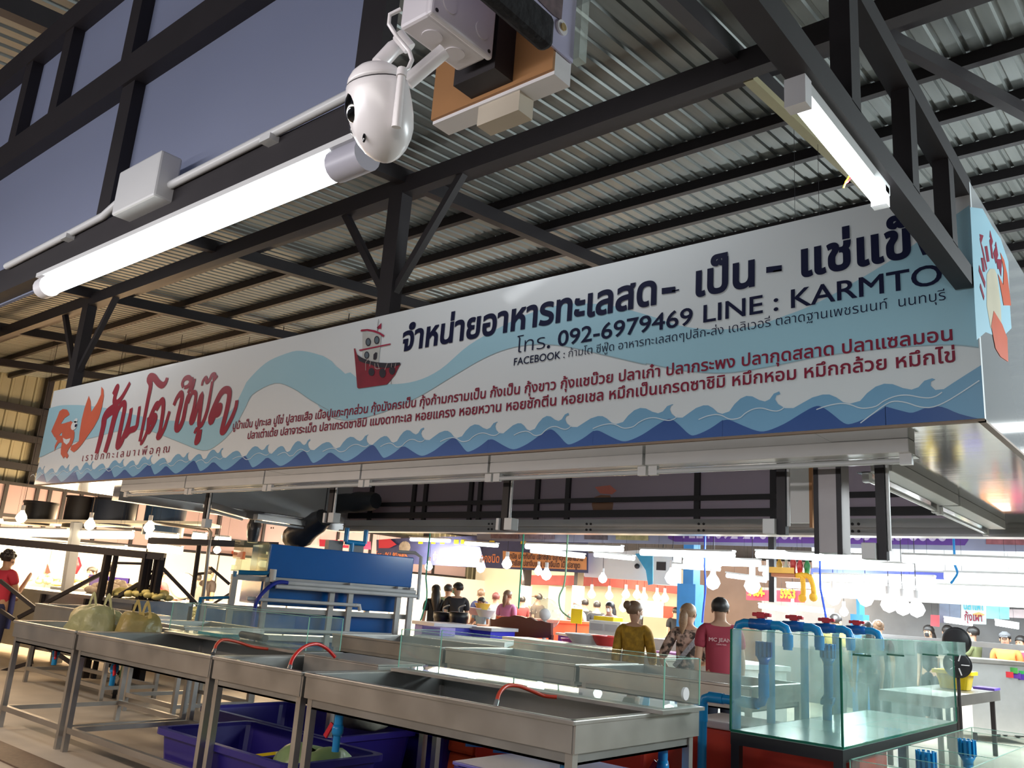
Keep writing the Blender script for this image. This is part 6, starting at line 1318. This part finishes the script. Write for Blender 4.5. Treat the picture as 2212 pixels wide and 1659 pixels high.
table('blue_table', 'deep blue table heaped with paper right of the white fan', (1200, 1366), (1290, 1380), .7, .97, WPAN, .04, BLUB)
table('white_table', 'white table with basins left of the mustard blouse', (1215, 1392), (1330, 1406), .8, .90, WPAN, .06, WPAN)
table('white_table', 'white covered table in front of the mustard blouse', (1395, 1408), (1540, 1432), 1.2, .90, WPAN, .06, WPAN)
table('steel_counter', 'long grey steel counter beyond the mustard blouse', (1400, 1378), (1540, 1392), .6, 1.08, SS, .06, SS)
table('red_counter', 'bright red crates counter behind the pink shirt', (1118, 1335), (1300, 1345), .6, 1.17, ORNG, .05, ORNG)
table('steel_counter', 'bright steel counter at the right edge with a fruit sticker', (2092, 1422), (2230, 1432), .9, 1.14, SS, .05, mat('bright_steel', (.62, .63, .63), .25, .6, .1))
table('steel_table', 'steel table carrying the yellow basin at the right', (2040, 1506), (2160, 1492), .7, .80, SS, .12)
t = thing('fruit_sticker', 'small red, green and purple sticker on the bright steel counter', 'sticker', at(2190, 1455, 'Y', 9)); a = at(2092, 1422, 'Z', 1.14); b = at(2230, 1432, 'Z', 1.14)
for k, (px, py, c_) in enumerate(((2176, 1457, 'b8202c'), (2186, 1448, '3a8a3a'), (2192, 1459, '5a2a90'), (2204, 1455, '30a050'), (2202, 1462, '4a2a90'))):
    f_ = (px-2092)/138; base = a+(b-a)*f_; zz = at(px, py, 'Y', base.y+.03).z; MB().box(base.x-.06, base.y+.022, zz-.04, base.x+.06, base.y+.035, zz+.04).build('patch', mat('sticker%d' % k, c_, .5), t)
p = at(2066, 1492, 'Z', .80); tub('yellow_basin', 'bright yellow plastic basin on the steel table at the right', p.x-.30, p.x+.14, p.y+.1, p.y+.52, .805, 1.02, YELP, cat='basin')
t = thing('purple_mat', 'purple bubbly mat beside the yellow basin', 'mat', at(2120, 1490, 'Z', .81)); q = at(2122, 1488, 'Z', .81); MB().box(q.x-.1, q.y-.05, .803, q.x+.15, q.y+.3, .83).build('mat', mat('purple_mat', (.14, .08, .45), .5), t)
# grey rail of the next stall
a, b = at(1895, 1374, 'Z', 1.36), at(2240, 1402, 'Z', 1.36)
t = thing('counter_rail', 'long grey rail running behind the aquarium to the right edge', 'rail', (a+b)/2); MB().bar(a, b, .09, .07).build('rail', mat('rail_grey', (.33, .33, .34), .4, .4), t)
for f_ in (.05, .5, .95): e_ = a+(b-a)*f_; MB().bar((e_.x, e_.y, 0), (e_.x, e_.y, 1.33), .06).build('post', STEEL, t)
t = thing('floor_fan', 'black round fan with white markings behind the grey rail', 'fan', at(2068, 1375, 'Y', 11.6)); c = at(2066, 1384, 'Y', 11.4); ax = V((.25, -.97, 0))
MB().lathe(c, c+ax*.12, [(0, .10), (.2, .155), (.8, .155), (1, .12)], 26).build('cage', BLACK, t); MB().tube([c, V((c.x, c.y, 0))], .018, 10).build('stand', STEEL, t); c2 = at(2068, 1435, 'Y', 11.2)
t = thing('wheel', 'black wheel with white spokes under the grey rail, behind the yellow basin', 'wheel', c2); MB().lathe(c2, c2+ax*.08, [(0, .11), (.1, .15), (.9, .15), (1, .12)], 24).build('tyre', BLACK, t); mb = MB()
for k in range(5): an = k*1.257; mb.bar(c2+ax*.09+V((math.cos(an)*.04, 0, math.sin(an)*.04)), c2+ax*.09+V((math.cos(an)*.12, 0, math.sin(an)*.12)), .02, .01)
mb.build('spoke', WHITE, t); MB().tube([V((c2.x, c2.y, 0)), c2], .018, 8).build('stand', STEEL, t)
# brown headboard, brushes, fan, drums, crates
t = thing('wooden_headboard', 'dark red brown wooden headboard with a scalloped top, behind the glass trough', 'headboard', at(1120, 1375, 'Y', 11.6)); YH = 11.6
prof_ = [(1059, 1378), (1059, 1336), (1066, 1338), (1074, 1337), (1085, 1332), (1100, 1332), (1112, 1329), (1125, 1331), (1137, 1335), (1145, 1333), (1152, 1338), (1160, 1341), (1170, 1341), (1180, 1345), (1190, 1346), (1190, 1378)]
MB().poly([at(x, y, 'Y', YH) for x, y in prof_], (0, .06, 0)).build('board', mat('mahogany', (.11, .02, .016), .35, 0, .2, 5), t); q0, q1 = at(1062, 1376, 'Y', YH), at(1188, 1378, 'Y', YH)
for q in (q0, q1): MB().box(q.x-.03, YH, 0, q.x+.03, YH+.06, q.z+.05).build('leg', MATS['mahogany'], t)
for k in range(8):
    x = 1064+k*5.2; a, b = at(x, 1374, 'Y', 11.35), at(x, 1361, 'Y', 11.35); tag(MB().lathe(a, b, [(0, .014), (.4, .018), (.7, .024), (1, .014)], 8).build('yellow_brush_handle', YELP, None), 'yellow brush handle standing in the row before the brown headboard', 'brush handle', 'row of yellow brush handles')
a = at(1062, 1375, 'Y', 11.35); b = at(1104, 1377, 'Y', 11.35); t = thing('brush_rack', 'low rack under the row of yellow brush handles', 'rack', a); MB().box(a.x-.03, 11.32, a.z-.06, b.x+.03, 11.38, a.z).build('rack', STEEL, t); MB().box(a.x, 11.33, 0, a.x+.04, 11.37, a.z-.06).build('leg', STEEL, t)
t = thing('white_fan', 'large translucent white electric fan right of the brown headboard', 'fan', at(1178, 1340, 'Y', 12.0)); c = at(1177, 1327, 'Y', 12.0); ax = V((.62, -.78, 0))
MB().lathe(c, c+ax*.14, [(0, .12), (.15, .24), (.5, .27), (.85, .25), (1, .12)], 26).build('guard', glassm('fan_guard', (.8, .85, .84), haze=.25), t); MB().lathe(c+ax*.14, c+ax*.17, [(0, .10), (1, .085)], 16).build('hub', WHITE, t); MB().tube([c, V((c.x, c.y+.05, 0))], .035, 10).build('stand', WHITE, t)
for i, (px, lab) in enumerate(((955, 'black plastic drum left of the person in black, the left one'), (989, 'black plastic drum behind the bright blue box, the right one'))):
    p = at(px, 1352, 'Y', 10.9); t = thing('black_drum', lab, 'drum', p, 'black drums with hoses'); MB().lathe((p.x, 10.9, 0), (p.x, 10.9, at(px, 1322, 'Y', 10.9).z), [(0, .13), (.9, .15), (.92, .165), (1, .165)], 16).build('drum', BLACK, t); MB().tube(smooth([V((p.x, 10.9, at(px, 1322, 'Y', 10.9).z)), V((p.x+.05, 10.85, at(px, 1312, 'Y', 10.9).z)), V((p.x+.18, 10.85, at(px, 1306, 'Y', 10.9).z))], 4), .012, 8).build('hose', mat('grey_hose', (.35, .38, .4), .4), t)
p = at(970, 1358, 'Y', 10.5); tub('blue_box', 'bright blue plastic box upside down before the black drums', p.x-.28, p.x+.22, 10.4, 10.75, p.z-.12, p.z+.06, mat('bright_blue_plastic', (.03, .05, .80), .3), cat='box')
p = at(905, 1368, 'Z', .96); t = thing('purple_foam_box', 'violet foam box on the end of the white covered table', 'box', p); MB().box(p.x-.05, p.y+.1, .952, p.x+.30, p.y+.4, 1.06).build('box', mat('violet_foam', (.30, .25, .60), .6, 0, .2, 6), t)
for i, (px, py, rx, c_, lab) in enumerate(((1265, 1382, .30, (.75, .76, .80), 'large white plastic basin on the white table left of the mustard blouse'), (1310, 1386, .22, (.65, .05, .05), 'red plastic basin standing on edge beside the white basin'), (1235, 1392, .16, (.62, .12, .42), 'pink plastic tray left of the white basin'), (1042, 1312, .16, (.80, .50, .08), 'yellow plastic bowl in front of the bending vendor'), (1030, 1322, .22, (.70, .45, .50), 'pink plastic bag of goods in front of the bending vendor'), (1048, 1326, .20, (.55, .65, .70), 'pale blue bowl in front of the bending vendor'))):
    z = (.91, .91, .91, .87, .87, .87)[i]; p = at(px, py, 'Y', 10.6 if i < 3 else 13.2); t = thing('plastic_basin', lab, 'basin', p, 'plastic basins'); m_ = mat('basin%d' % i, c_, .35); MB().lathe((p.x, p.y, p.z-.06), (p.x, p.y, p.z+.08), [(0, rx*.6), (.1, rx*.65), (.9, rx), (1, rx*1.05), (.98, rx*.97), (.2, rx*.6)], 20).build('bowl', m_, t)
p = at(1310, 1345, 'Y', 12.6); t = thing('yellow_box', 'yellow plastic box beside the mauve blouse', 'box', p); MB().box(p.x-.2, 12.5, p.z-.12, p.x+.2, 12.8, p.z+.10).build('box', YELP, t, .01)
p = at(1245, 1331, 'Y', 13.2); t = thing('yellow_price_card', 'yellow price card in front of the beige headscarf', 'card', p); MB().box(p.x-.12, 13.2, p.z-.13, p.x+.12, 13.215, p.z+.13).build('card', YELP, t); MB().tube([(p.x, 13.22, 0), (p.x, 13.22, p.z)], .012, 6).build('stick', STEEL, t)
p = at(1304, 1360, 'Y', 12.3); t = thing('white_drawer_unit', 'white plastic drawer unit left of the mustard blouse', 'drawer unit', p); MB().box(p.x-.30, 12.3, .5, p.x+.32, 12.7, p.z+.14).build('body', WPAN, t, .01)
for dx in (-.26, .03): MB().box(p.x+dx, 12.285, p.z-.02, p.x+dx+.25, 12.3, p.z+.09).build('drawer', mat('drawer_grey', (.5, .5, .52), .4), t)
p = at(1448, 1404, 'Z', .9); sheetbag('white_bag', 'crumpled white plastic bag on the table right of the mustard blouse', 'bag', (p.x, p.y+.3, .9), .28, .2, .22, WPAN, ears=False, seed=21)
for i, (px, py, c_, lab, w_) in enumerate(((1438, 1412, (.60, .25, .55), 'pink tray of fish on the white covered table', .22), (1478, 1415, (.05, .08, .55), 'blue box lid on the white covered table', .2), (1500, 1420, (.85, .70, .06), 'yellow tray on the white covered table by the patterned blouse', .2))):
    p = at(px, py, 'Z', .93); t = thing('fish_tray', lab, 'tray', p, 'trays on the white table'); MB().box(p.x-w_, p.y+.05, .902, p.x+w_, p.y+.45, .95).build('tray', mat('tray%d' % i, c_, .4), t, .01)
